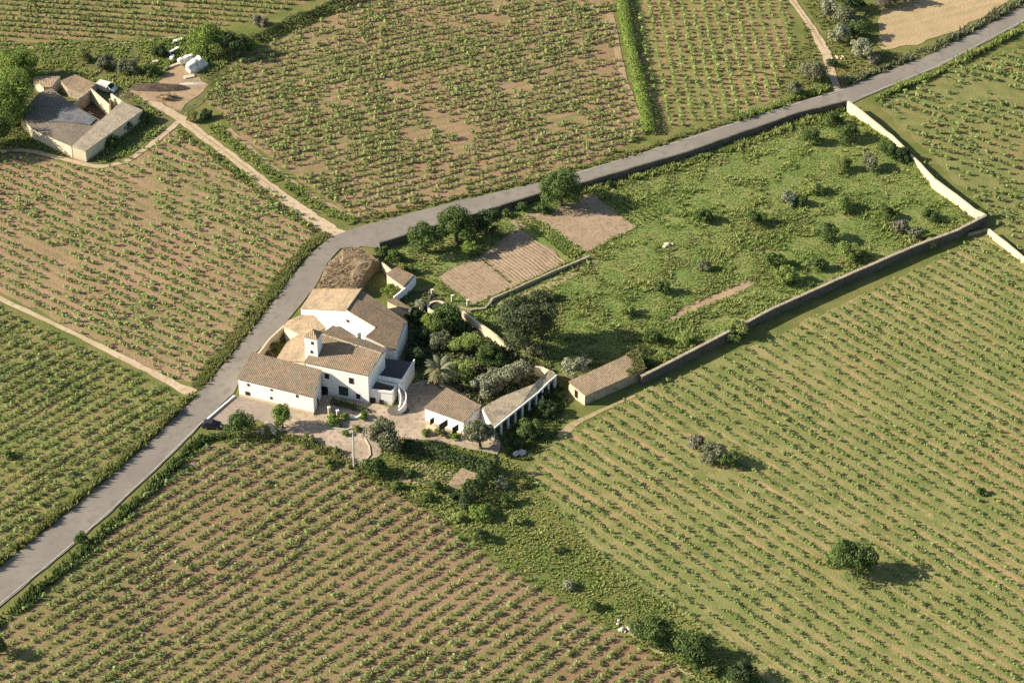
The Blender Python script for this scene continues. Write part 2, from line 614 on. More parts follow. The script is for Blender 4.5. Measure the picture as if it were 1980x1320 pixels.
def sheet(name, px, level, mat, jit=.5, kind='structure', label=None, cat=None, parent=None):
    P = dense_outline(gpoly(px), jit=jit, seed=level * 13)
    area = sum(P[i - 1, 0] * P[i, 1] - P[i, 0] * P[i - 1, 1] for i in range(len(P)))
    if area < 0: P = P[::-1]
    me = bpy.data.meshes.new(name)
    zl = lev(level)
    me.from_pydata([(x, y, zl) for x, y in P], [], [tuple(range(len(P)))])
    me.update()
    o = link(name, me, mat, parent)
    if kind: tag(o, label, cat, None, kind)
    elif label: tag(o, label, cat)
    return o


g = MB().add([(-1500, -900, 0), (1500, -900, 0), (1500, 2200, 0), (-1500, 2200, 0)], [(0, 1, 2, 3)])
tag(g.build('ground', M['grass_ground']), kind='structure')


def gdir(a, b):
    d = G(*b) - G(*a)
    return (d.x, d.y)


# ---- fields: outline, two pixels along a row, row spacing, plant spacing, ...
FIELDS = dict(
    far_corner=dict(px=[(-110, -90), (660, -90), (600, 2), (480, 40), (330, 72), (0, 82), (-110, 84)], row=((0, 40), (300, 62)),
                    sp=2.4, ps=1.05, keep=.93, size=1.12, gap=.27, leaf='vine_b',
                    soil=((.27, .19, .11, 1), (.32, .23, .13, 1)), grass=((.13, .14, .04, 1), (.19, .18, .06, 1)), amount=.55),
    upper=dict(px=[(395, 190), (435, 150), (486, 106), (640, 34), (760, -90), (1165, -90), (1180, 0), (1205, 150), (1245, 262), (1180, 300), (1046, 346), (923, 372), (794, 405), (700, 424), (600, 365), (440, 240)],
               row=((440, 220), (640, 172)), sp=2.4, ps=1.0, keep=.93, size=1.15, gap=.325, leaf='vine_a',
               soil=((.28, .19, .12, 1), (.33, .235, .15, 1)), grass=((.16, .15, .055, 1), (.21, .185, .075, 1)), amount=.46),
    far_rows=dict(px=[(1228, -90), (1490, -90), (1528, 40), (1535, 90), (1505, 190), (1400, 225), (1285, 252), (1268, 200), (1240, 80)],
                  row=((1247, 0), (1291, 244)), sp=2.55, ps=1.75, keep=.95, size=1.2, gap=.06, leaf='vine_a',
                  soil=((.28, .20, .11, 1), (.32, .23, .12, 1)), grass=((.17, .17, .055, 1), (.21, .20, .07, 1)), amount=.55),
    left=dict(px=[(-110, 308), (60, 300), (190, 330), (345, 254), (470, 335), (628, 440), (585, 478), (480, 600), (368, 742), (335, 735), (0, 566), (-110, 510)],
              row=((100, 400), (300, 490)), sp=2.4, ps=1.0, keep=.90, size=1.05, gap=.34, leaf='vine_a',
              soil=((.31, .215, .14, 1), (.36, .26, .17, 1)), grass=((.17, .16, .06, 1), (.22, .195, .08, 1)), amount=.44),
    left_low=dict(px=[(-110, 540), (0, 596), (335, 760), (352, 775), (0, 1078), (-110, 1170)], row=((0, 880), (160, 785)), sp=2.45, ps=.88, keep=.94, size=1.0, gap=.10, leaf='vine_c',
                  soil=((.27, .20, .10, 1), (.31, .23, .12, 1)), grass=((.13, .15, .04, 1), (.185, .19, .06, 1)), amount=.62),
    bottom=dict(px=[(-130, 1305), (0, 1215), (200, 1030), (330, 905), (400, 862), (480, 850), (560, 856), (650, 885), (700, 925), (830, 990), (960, 1085), (1090, 1165), (1330, 1312), (1480, 1440), (-130, 1440)],
                row=((100, 1180), (300, 1055)), sp=2.6, ps=.9, keep=.94, size=1.0, gap=.13, leaf='vine_c',
                soil=((.25, .175, .105, 1), (.30, .215, .135, 1)), grass=((.155, .145, .05, 1), (.20, .18, .065, 1)), amount=.50),
    right=dict(px=[(1075, 850), (1180, 786), (1300, 733), (1560, 622), (1790, 512), (1885, 460), (1912, 455), (1992, 520), (2110, 600), (2110, 1440), (1640, 1440), (1500, 1330), (1380, 1230), (1190, 1105), (1080, 985), (1020, 925), (1040, 880)],
               row=((1400, 780), (1700, 966)), sp=2.6, ps=.85, keep=.90, size=.84, gap=.22, leaf='vine_b',
               soil=((.34, .255, .13, 1), (.41, .31, .17, 1)), grass=((.155, .175, .052, 1), (.225, .22, .08, 1)), amount=.68),
    far_right=dict(px=[(1700, 205), (1860, 130), (1980, 85), (2110, 30), (2110, 570), (1990, 500), (1915, 440), (1905, 405), (1800, 300)], row=((1750, 230), (1950, 300)), sp=2.7, ps=1.4, keep=.8, size=1.35, gap=.34, leaf='vine_b',
                   soil=((.27, .20, .09, 1), (.31, .225, .11, 1)), grass=((.145, .165, .052, 1), (.205, .20, .072, 1)), amount=.66),
)
for k, f in FIELDS.items():
    d = gdir(*f['row'])
    m = ground_mat('soil_' + k, f['soil'][0], f['soil'][1], f['grass'][0], f['grass'][1], f['amount'], d, f['sp'], .55 if k == 'right' else .45, .45 if k == 'right' else .32, warp=.5)
    sheet('field', f['px'], 1, m, .9)

meadow_px = [(729, 482), (794, 463), (923, 425), (1049, 386), (1124, 367), (1322, 310), (1544, 232), (1638, 212), (1730, 275), (1892, 412), (1905, 430), (1770, 490), (1500, 612), (1300, 712), (1240, 735), (1075, 720), (975, 665), (880, 605), (840, 545), (770, 500)]
sheet('meadow', meadow_px, 1, M['meadow'], .3)
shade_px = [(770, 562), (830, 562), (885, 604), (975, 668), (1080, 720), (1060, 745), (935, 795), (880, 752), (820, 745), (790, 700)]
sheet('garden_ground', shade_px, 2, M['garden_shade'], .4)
sheet('farm_ground', [(-60, 86), (330, 75), (430, 60), (480, 105), (400, 190), (345, 245), (200, 325), (60, 296), (-60, 300)], 2, M['farm_grass'], .8)

# ---- roads
road_l = [(-130, 1205), (0, 1096), (100, 1016), (197, 937), (300, 845), (378, 768), (415, 725), (493, 629), (538, 572), (575, 522), (600, 492), (640, 460), (687, 441), (794, 413), (923, 381), (1046, 353), (1113, 334), (1240, 299), (1322, 269), (1544, 198), (1633, 171), (1811, 102), (1980, 11), (2110, -70)]
road_r = [(-130, 1290), (0, 1173), (100, 1090), (200, 1004), (300, 910), (394, 817), (452, 760), (488, 689), (547, 629), (586, 584), (613, 550), (632, 510), (658, 481), (700, 477), (729, 480), (794, 461), (923, 424), (1049, 385), (1124, 367), (1322, 309), (1544, 231), (1638, 205), (1669, 191), (1811, 133), (1980, 44), (2110, -35)]
sheet('road', road_l + road_r[::-1], 4, M['asphalt'], .12)


def ribbon(name, px, w, level, mat, kind='structure', parent=None):
    """a flat strip along pixels; w metres (one number or a list)"""
    P = gpoly(px)
    Q, W = [], []
    ws = w if isinstance(w, (list, tuple)) else [w] * len(P)
    for i in range(len(P) - 1):
        n = max(1, int(np.linalg.norm(P[i + 1] - P[i]) / 1.2))
        for j in range(n):
            Q.append(P[i] + (P[i + 1] - P[i]) * j / n)
            W.append(ws[i] + (ws[i + 1] - ws[i]) * j / n)
    Q.append(P[-1]); W.append(ws[-1])
    zl = lev(level)
    Q = np.array(Q)
    for _ in range(3):                                     # round the corners
        Q[1:-1] = Q[1:-1] * .5 + (Q[:-2] + Q[2:]) * .25
    V, F = [], []
    for i in range(len(Q)):
        d = Q[min(i + 1, len(Q) - 1)] - Q[max(i - 1, 0)]
        d /= np.linalg.norm(d)
        nn = np.array([-d[1], d[0]])
        j1 = 1 + (NZ(Q[i, 0], Q[i, 1], 1.7) - .5) * .5
        j2 = 1 + (NZ2(Q[i, 0], Q[i, 1], 1.7) - .5) * .5
        a, b = Q[i] + nn * W[i] / 2 * j1, Q[i] - nn * W[i] / 2 * j2
        V += [(b[0], b[1], zl), (a[0], a[1], zl)]
    F = [(2 * i, 2 * i + 2, 2 * i + 3, 2 * i + 1) for i in range(len(Q) - 1)]
    me = bpy.data.meshes.new(name)
    me.from_pydata(V, [], F)
    o = link(name, me, mat, parent)
    if kind: o['kind'] = kind
    return o


ribbon('road_marking', [(0, 1168), (100, 1086), (200, 1000), (300, 907), (393, 815)], .22, 5, M['paint'])
ribbon('road_marking', [(1115, 337), (1322, 272.5), (1544, 201), (1633, 174)], .22, 5, M['paint'])
ribbon('road_marking', [(1666, 189), (1811, 130), (1980, 41)], .22, 5, M['paint'])
ribbon('farm_track', [(225, 178), (290, 197), (347, 228), (450, 306), (560, 390), (640, 447), (668, 466)], [2.4, 2.6, 2.4, 2.3, 2.5, 3.4, 6.0], 3, M['track'])
ribbon('track_grass_strip', [(360, 238), (450, 306), (545, 378)], [.3, .5, .25], 4, M['dry_track'])
ribbon('barn_loop_track', [(345, 236), (300, 275), (245, 314), (190, 325), (120, 308), (60, 292), (0, 290), (-60, 300)], 1.3, 3, M['track'])
ribbon('field_track', [(-60, 548), (0, 578), (150, 648), (290, 718), (352, 752), (376, 760)], [1.3, 1.2, 1.2, 1.5, 2.2, 3.0], 3, M['track'])
ribbon('field_track', [(-60, 94), (120, 92), (230, 86), (345, 72)], .9, 3, M['dry_track'])
ribbon('lane', [(1500, -40), (1530, -2), (1572, 58), (1598, 105), (1611, 150), (1622, 180)], [1.7, 1.7, 1.7, 2.6, 1.6, 1.6], 3, M['track'])
ribbon('lane_grass_strip', [(1518, -18), (1571, 57), (1590, 90)], .45, 4, M['dry_track'])
ribbon('dirt_margin', [(1083, 846), (1110, 818), (1160, 795), (1230, 764)], [2.0, 1.5, .9, .4], 2, M['dry_track'])
ribbon('dirt_margin', [(1215, 1222), (1280, 1264), (1345, 1312), (1400, 1350)], .9, 2, M['dry_track'])
ribbon('dirt_margin', [(440, 250), (520, 318), (600, 378), (680, 420)], 1.4, 2, M['red_soil'])
ribbon('dirt_margin', [(1180, 30), (1205, 150), (1240, 250)], 1.6, 2, M['red_soil'])

# ---- yard, plots
sheet('forecourt', [(450, 764), (393, 818), (432, 826), (500, 812), (545, 835), (620, 812), (607, 800)], 3, M['forecourt'], .15)
sheet('yard', [(540, 808), (600, 795), (608, 770), (640, 760), (700, 775), (770, 790), (790, 745), (830, 735), (880, 752), (935, 800), (968, 850), (962, 880), (900, 868), (830, 850), (760, 852), (735, 885), (692, 905), (650, 872), (600, 850), (560, 838)], 3, M['yard'], .4)
sheet('farm_yard', [(235, 178), (290, 170), (318, 142), (345, 122), (390, 150), (402, 166), (380, 186), (362, 198), (346, 215), (315, 200)], 3, M['red_soil'], .6)
sheet('wheat_field', [(1698, 25), (1760, 5), (1830, -10), (1990, -90), (2110, -150), (1990, -22), (1870, 50), (1770, 88), (1712, 96), (1695, 70)], 2, M['straw'], .7)
sheet('bare_strip', [(1275, 620), (1330, 588), (1440, 540), (1465, 545), (1420, 572), (1330, 608), (1290, 626)], 2, M['red_soil'], .3)
sheet('bare_strip', [(950, 588), (1060, 545), (1150, 500), (1165, 505), (1090, 545), (985, 592)], 2, M['dry_track'], .3)


def plot(px, along, spacing, level, mat, h=.03):
    """dug garden plot with real ridges; px = four corners, ridges run corner 0 to corner 1 way"""
    a, b, c, d = [G(*p) for p in px]
    zl = lev(level)
    L = (d - a).length
    n = max(2, int(L / spacing))
    V, F = [], []
    cols = 14
    for i in range(2 * n + 1):
        t = i / (2 * n)
        for j in range(cols + 1):
            s = j / cols
            p = a.lerp(b, s).lerp(d.lerp(c, s), t)
            z = zl + (h if i % 2 else 0) * (.6 + .8 * NZ(p.x, p.y, 1.1)) + .02
            edge = 1.0 if i in (0, 2 * n) or j in (0, cols) else .25
            jx = (NZ2(p.x, p.y, 2.) - .5) * edge * 1.3
            V.append((p.x + jx, p.y + jx, z))
    for i in range(2 * n):
        for j in range(cols):
            k = i * (cols + 1) + j
            F.append((k, k + 1, k + cols + 2, k + cols + 1))
    me = bpy.data.meshes.new('garden_plot')
    me.from_pydata(V, [], F)
    o = link('garden_plot', me, mat)
    o['kind'] = 'structure'
    return o


plot([(838, 535), (915, 590), (1002, 552), (925, 497)], 0, .8, 3, M['dug_soil'])
plot([(925, 497), (1002, 552), (1098, 508), (1005, 440)], 0, .85, 3, M['dug_soil'], .08)
plot([(1040, 428), (1135, 488), (1232, 440), (1140, 372)], 0, .5, 3, M['dug_soil'], .02)
plot([(985, 430), (1008, 443), (1060, 420), (1030, 412)], 0, .6, 3, M['dug_soil'], .02)
plot([(768, 927), (800, 896), (874, 914), (842, 948)], 0, .9, 2, M['dug_soil'], .05)
plot([(862, 938), (895, 950), (926, 918), (893, 905)], 0, .5, 3, M['dug_soil'], .02)

# ================================================================== VINES
vrng = np.random.default_rng(21)


def vine_proto(rng, r, h, n, leaf=.42):
    d = rand_dirs(n, rng)
    P = d * np.array([r, r * .8, h * .42]) * rng.uniform(.45, 1.05, (n, 1)) + np.array([0, 0, h * .58])
    P[:, 2] = np.maximum(P[:, 2], .12)
    return leaf_quads(P, d + rng.normal(size=(n, 3)) * .5 + np.array([0, 0, .35]), leaf * rng.uniform(.65, 1.25, n), rng, .8)


def trunk_quads():
    q = []
    for k in range(4):
        a, b = k * math.pi / 2, (k + 1) * math.pi / 2
        q.append([(.06 * math.cos(a), .06 * math.sin(a), -.02), (.06 * math.cos(b), .06 * math.sin(b), -.02),
                  (.05 * math.cos(b) + .03, .05 * math.sin(b), .5), (.05 * math.cos(a) + .03, .05 * math.sin(a), .5)])
    return np.array(q)


PROTO = [vine_proto(vrng, .60, .92, 17) for _ in range(10)]
TRUNK = trunk_quads()
plants = []                                            # x, y, scale, turn, field
for k, f in FIELDS.items():
    d = np.array(gdir(*f['row'])); d /= np.linalg.norm(d)
    ang = math.atan2(d[1], d[0])
    nrm = np.array([-d[1], d[0]])
    poly = gpoly(f['px'])
    c = poly.mean(0)
    ext = 190
    r0 = round((c @ nrm) / f['sp'])
    u0 = c @ d
    rows = np.arange(r0 - int(ext / f['sp']), r0 + int(ext / f['sp']) + 1)
    us = np.arange(-ext, ext, f['ps'])
    RR, UU = np.meshgrid(rows, us, indexing='ij')
    rr, uu = RR.ravel().astype(float), UU.ravel() + u0
    uu = uu + vrng.normal(0, .16 * f['ps'], len(uu)) + (rr * 7.13) % f['ps']
    pp = rr * f['sp'] + vrng.normal(0, .15 if f['gap'] < .3 else .30, len(rr))
    P = uu[:, None] * d + pp[:, None] * nrm
    ok = inside(P, poly)
    P = P[ok]
    keep = vrng.random(len(P)) < f['keep']
    gapn = .36 * NZ(P[:, 0], P[:, 1], 13.) + .34 * NZ2(P[:, 0], P[:, 1], 5.) + .30 * NZ(P[:, 1], P[:, 0], 2.5)
    keep &= gapn > f['gap'] * .92
    P, gapn = P[keep], gapn[keep]
    s = f['size'] * vrng.uniform(.72, 1.22, len(P)) * (.82 + .4 * NZ2(P[:, 0], P[:, 1], 9.))
    for i in range(len(P)):
        plants.append((P[i, 0], P[i, 1], s[i], ang + vrng.normal(0, .5), k))

# keep plants off the spots where trees stand in the fields
TREE_SPOTS = [((1650, 1100), 5.0), ((1385, 900), 4.5), ((1660, 1100), 4.2)]
clear = [(G(*p), r) for p, r in TREE_SPOTS]
plants = [p for p in plants if all((p[0] - c.x) ** 2 + (p[1] - c.y) ** 2 > r * r for c, r in clear)]
PX = project([(p[0], p[1], .5) for p in plants])
inframe = (PX[:, 0] > 4) & (PX[:, 0] < 1972) & (PX[:, 1] < 1312) & (PX[:, 1] > 4)
size = np.array([p[2] for p in plants]) * (1 + (PX[:, 1] - 660) * .000265)
order = np.argsort(-(np.where(inframe, PX[:, 1], -1e6)))
single = set(order[:298].tolist())
LEAFSLOT = {'vine_a': 0, 'vine_b': 1, 'vine_c': 2}
Q, MI = [], []
for i, (x, y, s, a, k) in enumerate(plants):
    if i in single: continue
    pr = PROTO[i % 10]
    ca, sa = math.cos(a), math.sin(a)
    rot = np.array([[ca, sa, 0], [-sa, ca, 0], [0, 0, 1]])
    q = (pr @ rot) * s + np.array([x, y, .02])
    Q += [q, TRUNK * s + np.array([x, y, .02])]
    MI += [np.full(len(q), LEAFSLOT[FIELDS[k]['leaf']]), np.full(4, 3)]
vm = [LEAF['vine_a'], LEAF['vine_b'], LEAF['vine_c'], M['bark']]
tag(link('grape_vines', quads_mesh('grape_vines', np.concatenate(Q), np.concatenate(MI)), vm), 'rows of low leafy grape vines filling the fields', 'vines', None, 'stuff')
VM = {}
for slot in ('vine_a', 'vine_b', 'vine_c'):
    for j in range(10):
        me = quads_mesh('grape_vine', np.concatenate([PROTO[j], TRUNK]), np.concatenate([np.zeros(len(PROTO[j])), np.ones(4)]))
        me.materials.append(LEAF[slot]); me.materials.append(M['bark'])
        VM[slot, j] = me
for i in sorted(single):
    x, y, s, a, k = plants[i]
    o = bpy.data.objects.new('grape_vine', VM[FIELDS[k]['leaf'], i % 10])
    COL.objects.link(o)
    o.location = (x, y, .02); o.rotation_euler = (0, 0, a); o.scale = (s, s, s)
    if k == 'bottom':
        tag(o, 'low leafy grape vine in the brown-soil rows cut by the bottom edge', 'vine', 'grape vines in the brown-soil field')
    else:
        tag(o, 'small grape vine in the weedy yellow-green rows cut by the bottom edge', 'vine', 'grape vines in the weedy field')
print('vines', len(plants))

# ================================================================== GRASS AND WEEDS
grng = np.random.default_rng(5)


def exclude(P, polys):
    for q in polys:
        P = P[~inside(P, gpoly(q))]
    return P


ROADPOLY = road_l + road_r[::-1]
PLOTS = [[(838, 535), (915, 590), (1002, 552), (1098, 508), (1135, 488), (1232, 440), (1140, 372), (1040, 428), (1005, 440), (925, 497)],
         [(1280, 620), (1330, 590), (1440, 543), (1460, 547), (1420, 570), (1330, 606), (1290, 624)],
         [(729, 470), (740, 520), (830, 560), (840, 530), (930, 490), (900, 440)]]


def grass(name, label, px, density, h, w, leaf, ex=(), clump=6., thr=.25, blades=5, spread=.45):
    P = scatter(gpoly(px), density, grng)
    P = exclude(P, [ROADPOLY] + list(ex))
    nz = .6 * NZ(P[:, 0], P[:, 1], clump) + .4 * NZ2(P[:, 0], P[:, 1], clump * .35)
    P, nz = P[nz > thr], nz[nz > thr]
    H = h * (.35 + 1.1 * nz)
    q = tuft_quads(P, H, w, grng, blades, spread)
    o = link(name, quads_mesh(name, q), LEAF[leaf])
    return tag(o, label, 'grass', None, 'stuff')


grass('meadow_grass', 'tall uneven green grass filling the walled meadow', meadow_px, 5.5, .26, .21, 'meadow', PLOTS, 7., .14, 4, 1.0)
grass('meadow_grass', 'scattered taller clumps of weeds in the walled meadow', meadow_px, 3.0, .6, .26, 'meadow', PLOTS, 4., .60, 5, .8)
grass('meadow_grass', 'dry yellowish grass patches in the walled meadow', meadow_px, 3.0, .4, .26, 'weed', PLOTS, 9., .60, 4, .8)
grass('weeds', 'weeds and rough grass on the strip between the two vineyards',
      [(700, 905), (742, 872), (850, 858), (965, 882), (1000, 900), (1080, 985), (1190, 1105), (1380, 1230), (1500, 1330), (1560, 1400), (1460, 1420), (1330, 1306), (1090, 1160), (960, 1080), (830, 985), (730, 940)], 6.0, .38, .28, 'meadow', [[(862, 938), (895, 950), (926, 918), (893, 905)], [(768, 927), (800, 896), (874, 914), (842, 948)]], 6., .18, 4, .8)
grass('weeds', 'weeds growing around the old farm building and tracks',
      [(-60, 88), (330, 76), (440, 60), (470, 105), (400, 150), (350, 110), (300, 165), (240, 172), (330, 232), (280, 285), (200, 318), (60, 288), (-60, 296)], 3.6, .65, .36, 'meadow', [[(40, 230), (165, 318), (285, 215), (200, 165), (120, 140), (60, 150)]], 5., .28)
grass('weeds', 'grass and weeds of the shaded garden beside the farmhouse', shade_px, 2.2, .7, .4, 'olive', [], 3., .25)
grass('weeds', 'rough grass around the lane in the upper corner', [(1545, 20), (1600, -60), (1690, -60), (1690, 60), (1720, 105), (1800, 95), (1640, 160), (1500, 215), (1515, 120), (1555, 80)], 1.8, .5, .34, 'weed', [[(1515, -10), (1540, -10), (1590, 60), (1628, 180), (1610, 180), (1565, 60)]], 5., .25)


grass('weeds', 'rank growth darkened to match the shade of the long open shed', [(968, 850), (1080, 735), (1100, 775), (1072, 850), (1030, 890), (985, 890)], 4.0, .6, .34, 'dense', [], 3., .2)  # real growth, its leaf colour darkened to paint in the shed's shade
grass('weeds', 'grass on the garden strip between road wall and dug plots', [(735, 490), (800, 470), (920, 432), (1000, 412), (1010, 430), (930, 495), (840, 535), (790, 540)], 3.5, .35, .28, 'weed', [], 4., .3, 4, .8)


def verge(label, px, w, h, density, leaf='weed', bw=.34, thr=.18):
    P = gpoly(px)
    pts = []
    for i in range(len(P) - 1):
        L = np.linalg.norm(P[i + 1] - P[i])
        n = int(L * w * density)
        t = grng.random((n, 1))
        d = (P[i + 1] - P[i]) / L
        off = grng.normal(0, .33, (n, 1)) * w
        pts.append(P[i] + (P[i + 1] - P[i]) * t + np.array([-d[1], d[0]]) * off)
    Q = np.concatenate(pts)
    nz = .6 * NZ(Q[:, 0], Q[:, 1], 3.5) + .4 * NZ2(Q[:, 0], Q[:, 1], 1.4)
    Q, nz = Q[nz > thr], nz[nz > thr]
    q = tuft_quads(Q, h * (.35 + 1.15 * nz), bw, grng, 5, .4)
    o = link('verge_grass', quads_mesh('verge_grass', q), LEAF[leaf])
    return tag(o, label, 'grass', None, 'stuff')


verge('tall grass along the road below the left field', [(-60, 1140), (0, 1086), (100, 1006), (197, 926), (300, 835), (372, 764)], 1.4, 1.2, 8, 'weed')
verge('rank grass in the ditch beside the row vineyard', [(-60, 1262), (0, 1206), (100, 1122), (200, 1032), (300, 938), (394, 846)], 1.6, .95, 8, 'dense')
verge('bright grass bank between the road and the sparse field', [(376, 752), (412, 712), (487, 618), (530, 562), (566, 512), (592, 482), (634, 452)], 2.0, .6, 16, 'weed', .3, .05)
verge('low grass along the far side of the road', [(700, 431), (794, 404), (923, 374), (1046, 346), (1113, 327), (1240, 293), (1322, 262), (1420, 232)], 1.5, .55, 5, 'weed')
verge('shrubby growth along the far side of the road', [(1420, 232), (1500, 208), (1544, 190), (1600, 172)], 1.8, 1.2, 6, 'meadow')
verge('dark undergrowth beside the straw field', [(1630, 165), (1700, 138), (1811, 92), (1900, 46), (1980, 2), (2060, -40)], 1.6, 1.2, 6, 'olive')
verge('dark undergrowth along the near side of the road', [(1690, 197), (1740, 172), (1811, 143), (1900, 98), (1980, 56), (2060, 10)], 1.6, 1.2, 6, 'meadow')
verge('grass beside the farm track', [(410, 245), (470, 292), (560, 362), (620, 405), (690, 430)], 2.4, .7, 6, 'meadow')
verge('grass between the farm track and the sparse field', [(345, 252), (440, 325), (545, 406), (632, 462)], 1.3, .6, 6, 'weed')
verge('grass at the edge of the bottom vineyard', [(400, 848), (480, 846), (570, 850), (650, 880), (705, 920), (760, 945), (840, 990)], 1.6, .6, 6, 'weed')
verge('weeds around the yard', [(560, 842), (600, 858), (650, 880), (690, 908)], 1.6, .6, 6, 'weed')
verge('dark plants against the road wall', [(1128, 375), (1200, 352), (1322, 318), (1440, 280), (1544, 240), (1625, 215)], 2.2, 1.0, 5, 'meadow')


for _i, _px in enumerate(([(838, 535), (925, 497), (1005, 440)], [(915, 590), (1002, 552), (1098, 508)], [(1135, 488), (1232, 440), (1140, 372)], [(1275, 622), (1330, 590), (1440, 541), (1465, 545), (1420, 572), (1330, 609)], [(862, 938), (895, 950), (926, 918)])):
    verge(('weeds along the upper edge of the dug plots', 'weeds at the foot of the dug plots', 'weeds around the far bare plot', 'weeds around the bare strip', 'weeds around the bare square plot')[_i], _px, 1.1, .4, 6, 'meadow', .28, .2)
verge('weeds growing at the foot of the pale meadow wall', [(1648, 226), (1700, 262), (1770, 325), (1806, 356), (1868, 404), (1890, 420)], 1.6, 1.0, 5, 'meadow')


grass('weeds', 'rough weeds on the bank beside the farm yard', [(385, 140), (445, 120), (470, 120), (420, 170), (400, 195), (372, 205), (410, 172)], 3.0, .45, .3, 'weed', [], 4., .25)


def crop(label, px, rows, per_m, h, leaf, w=.3):
    """vegetable rows; corners 0-1 is the row direction, 0-3 crosses them"""
    a, b, c, d = [np.array(G(*p))[:2] for p in px]
    pts = []
    for i in range(rows):
        t = (i + .5) / rows
        s, e = a + (d - a) * t, b + (c - b) * t
        n = int(np.linalg.norm(e - s) * per_m)
        u = grng.random((n, 1))
        pts.append(s + (e - s) * u + grng.normal(0, .09, (n, 2)))
    Q = np.concatenate(pts)
    o = link('vegetable_rows', quads_mesh('vegetable_rows', tuft_quads(Q, h, w, grng, 5, .7)), LEAF[leaf])
    return tag(o, label, 'vegetables', None, 'stuff')


crop('dense green vegetable rows between two bare garden plots', [(1012, 432), (1102, 502), (1128, 488), (1044, 428)], 5, 9, .55, 'meadow', .4)
crop('thin green crop row across the dug plot', [(930, 505), (985, 550), (990, 547), (935, 502)], 1, 5, .35, 'bright')
crop('green crop rows at the edge of the walled meadow', [(1150, 375), (1240, 432), (1290, 410), (1200, 350)], 5, 5, .5, 'meadow')
crop('vegetable rows in the small garden south of the yard', [(770, 925), (800, 898), (872, 915), (842, 945)], 8, 5, .45, 'meadow')
crop('low vegetable rows behind the pale garden wall', [(950, 605), (1005, 578), (1010, 650), (975, 640)], 7, 5, .45, 'weed')
crop('thin furrow weeds on the dug plot', [(1000, 450), (1085, 512), (1089, 510), (1004, 448)], 1, 3, .3, 'weed')


def hedge(label, px, w, h, leaf, cat='hedge', size=.42, cover=2.0, name='hedge', group=None, rag=.35):
    P = gpoly(px)
    C, N = [], []
    for i in range(len(P) - 1):
        L = np.linalg.norm(P[i + 1] - P[i])
        d = (P[i + 1] - P[i]) / L
        nrm = np.array([-d[1], d[0]])
        n = int(L * (2 * h + w) * cover / (size * size * .62))
        u = grng.random(n) * L
        a = grng.uniform(-.15, math.pi + .15, n)
        base = P[i] + d * u[:, None]
        lump = .72 + .6 * NZ(base[:, 0], base[:, 1], 2.2)
        rr = grng.uniform(.7, 1.08, n) * (1 + rag * (lump - 1) * 2)
        off = np.cos(a) * w / 2 * rr
        z = np.abs(np.sin(a)) ** .6 * h * rr * grng.uniform(.55, 1.0, n) ** .5
        C.append(np.column_stack([base + nrm * off[:, None], np.maximum(z, .05)]))
        N.append(np.column_stack([nrm * np.cos(a)[:, None], np.sin(a)]) + grng.normal(size=(n, 3)) * .5)
    C, N = np.concatenate(C), np.concatenate(N)
    o = link(name, quads_mesh(name, leaf_quads(C, N, size * grng.uniform(.6, 1.3, len(C)), grng)), LEAF[leaf])
    return tag(o, label, cat, group)


hedge('tall bright green hedge bank dividing the rough vineyard from the neat rows', [(1197, -60), (1203, 10), (1218, 90), (1234, 160), (1246, 215), (1256, 262)], 2.6, 2.3, 'bright', rag=.3)
hedge('dark hedge running along the top edge of the rough vineyard', [(486, 86), (540, 60), (605, 32), (680, 4), (740, -30)], 1.8, 2.2, 'dark', rag=.6)
hedge('clipped dark hedge between the yard and the small vegetable garden', [(775, 866), (838, 880), (880, 893), (925, 906), (955, 920)], 2.4, 2.5, 'dark', rag=.2)
hedge('dark overgrown hedge beside the parked car', [(380, 862), (408, 848), (440, 842)], 1.4, 1.1, 'dense', rag=.5)
hedge('low dark leafy strip at the foot of the white house front', [(641, 778), (672, 787), (700, 794), (712, 798)], 1.2, 1.1, 'dark', size=.3, rag=.15)  # dark leaf strip along the base of the front

# ================================================================== WALLS
def wall(label, px, ztop, h, t, mat, jag=.06, cat='wall', name='stone_wall', extra_cap=None):
    """px follows the top edge of the wall"""
    hs = list(ztop) if isinstance(ztop, (list, tuple)) else [ztop] * len(px)
    pts = [G(p[0], p[1], z) for p, z in zip(px, hs)]
    m = MB().strip(pts, hs, t, 0, 0, jag)
    o = m.build(name, [mat])
    return tag(o, label, cat)


lw = [(1240, 727), (1296, 699), (1400, 645), (1496, 595), (1623, 538), (1769, 475), (1850, 445), (1906, 416)]
long_wall = wall('long straight shade-darkened stone wall along the near side of the meadow', lw, 2.1, 2.1, .5, M['shaded_stone'], .1)
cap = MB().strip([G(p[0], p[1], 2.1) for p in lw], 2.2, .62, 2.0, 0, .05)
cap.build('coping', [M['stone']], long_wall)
wall('pale stone wall closing the far end of the meadow, partly hidden by shrubs', [(1640, 196), (1673, 221), (1724, 262), (1773, 310), (1806, 345), (1850, 377), (1884, 404), (1906, 416)], [2.6, 2.5, 1.6, 1.5, 2.4, 2.3, 2.1, 2.1], 2, .5, M['cream_clean'], .08)
wall('shade-darkened grey retaining wall between the road and the walled meadow', [(733, 469), (794, 450), (923, 411), (1049, 371), (1124, 353), (1322, 295), (1544, 217), (1637, 195)], 1.8, 1.8, .4, M['shaded_stone'])
wall('cream stone garden wall lit by the sun beside the big pine', [(894, 601), (934, 630), (962, 650), (985, 672)], [1.9, 2.1, 1.9, .8], 1.8, .45, M['cream_clean'], .12)
wall('low stone terrace wall between the dug plots and the meadow', [(950, 577), (1000, 555), (1060, 528), (1140, 494)], .8, .8, .4, M['stone'], .05)
wall('ruined end of the terrace wall bending towards the round basin', [(880, 592), (910, 598), (938, 596), (952, 578)], .7, .7, .35, M['stone'], .15)
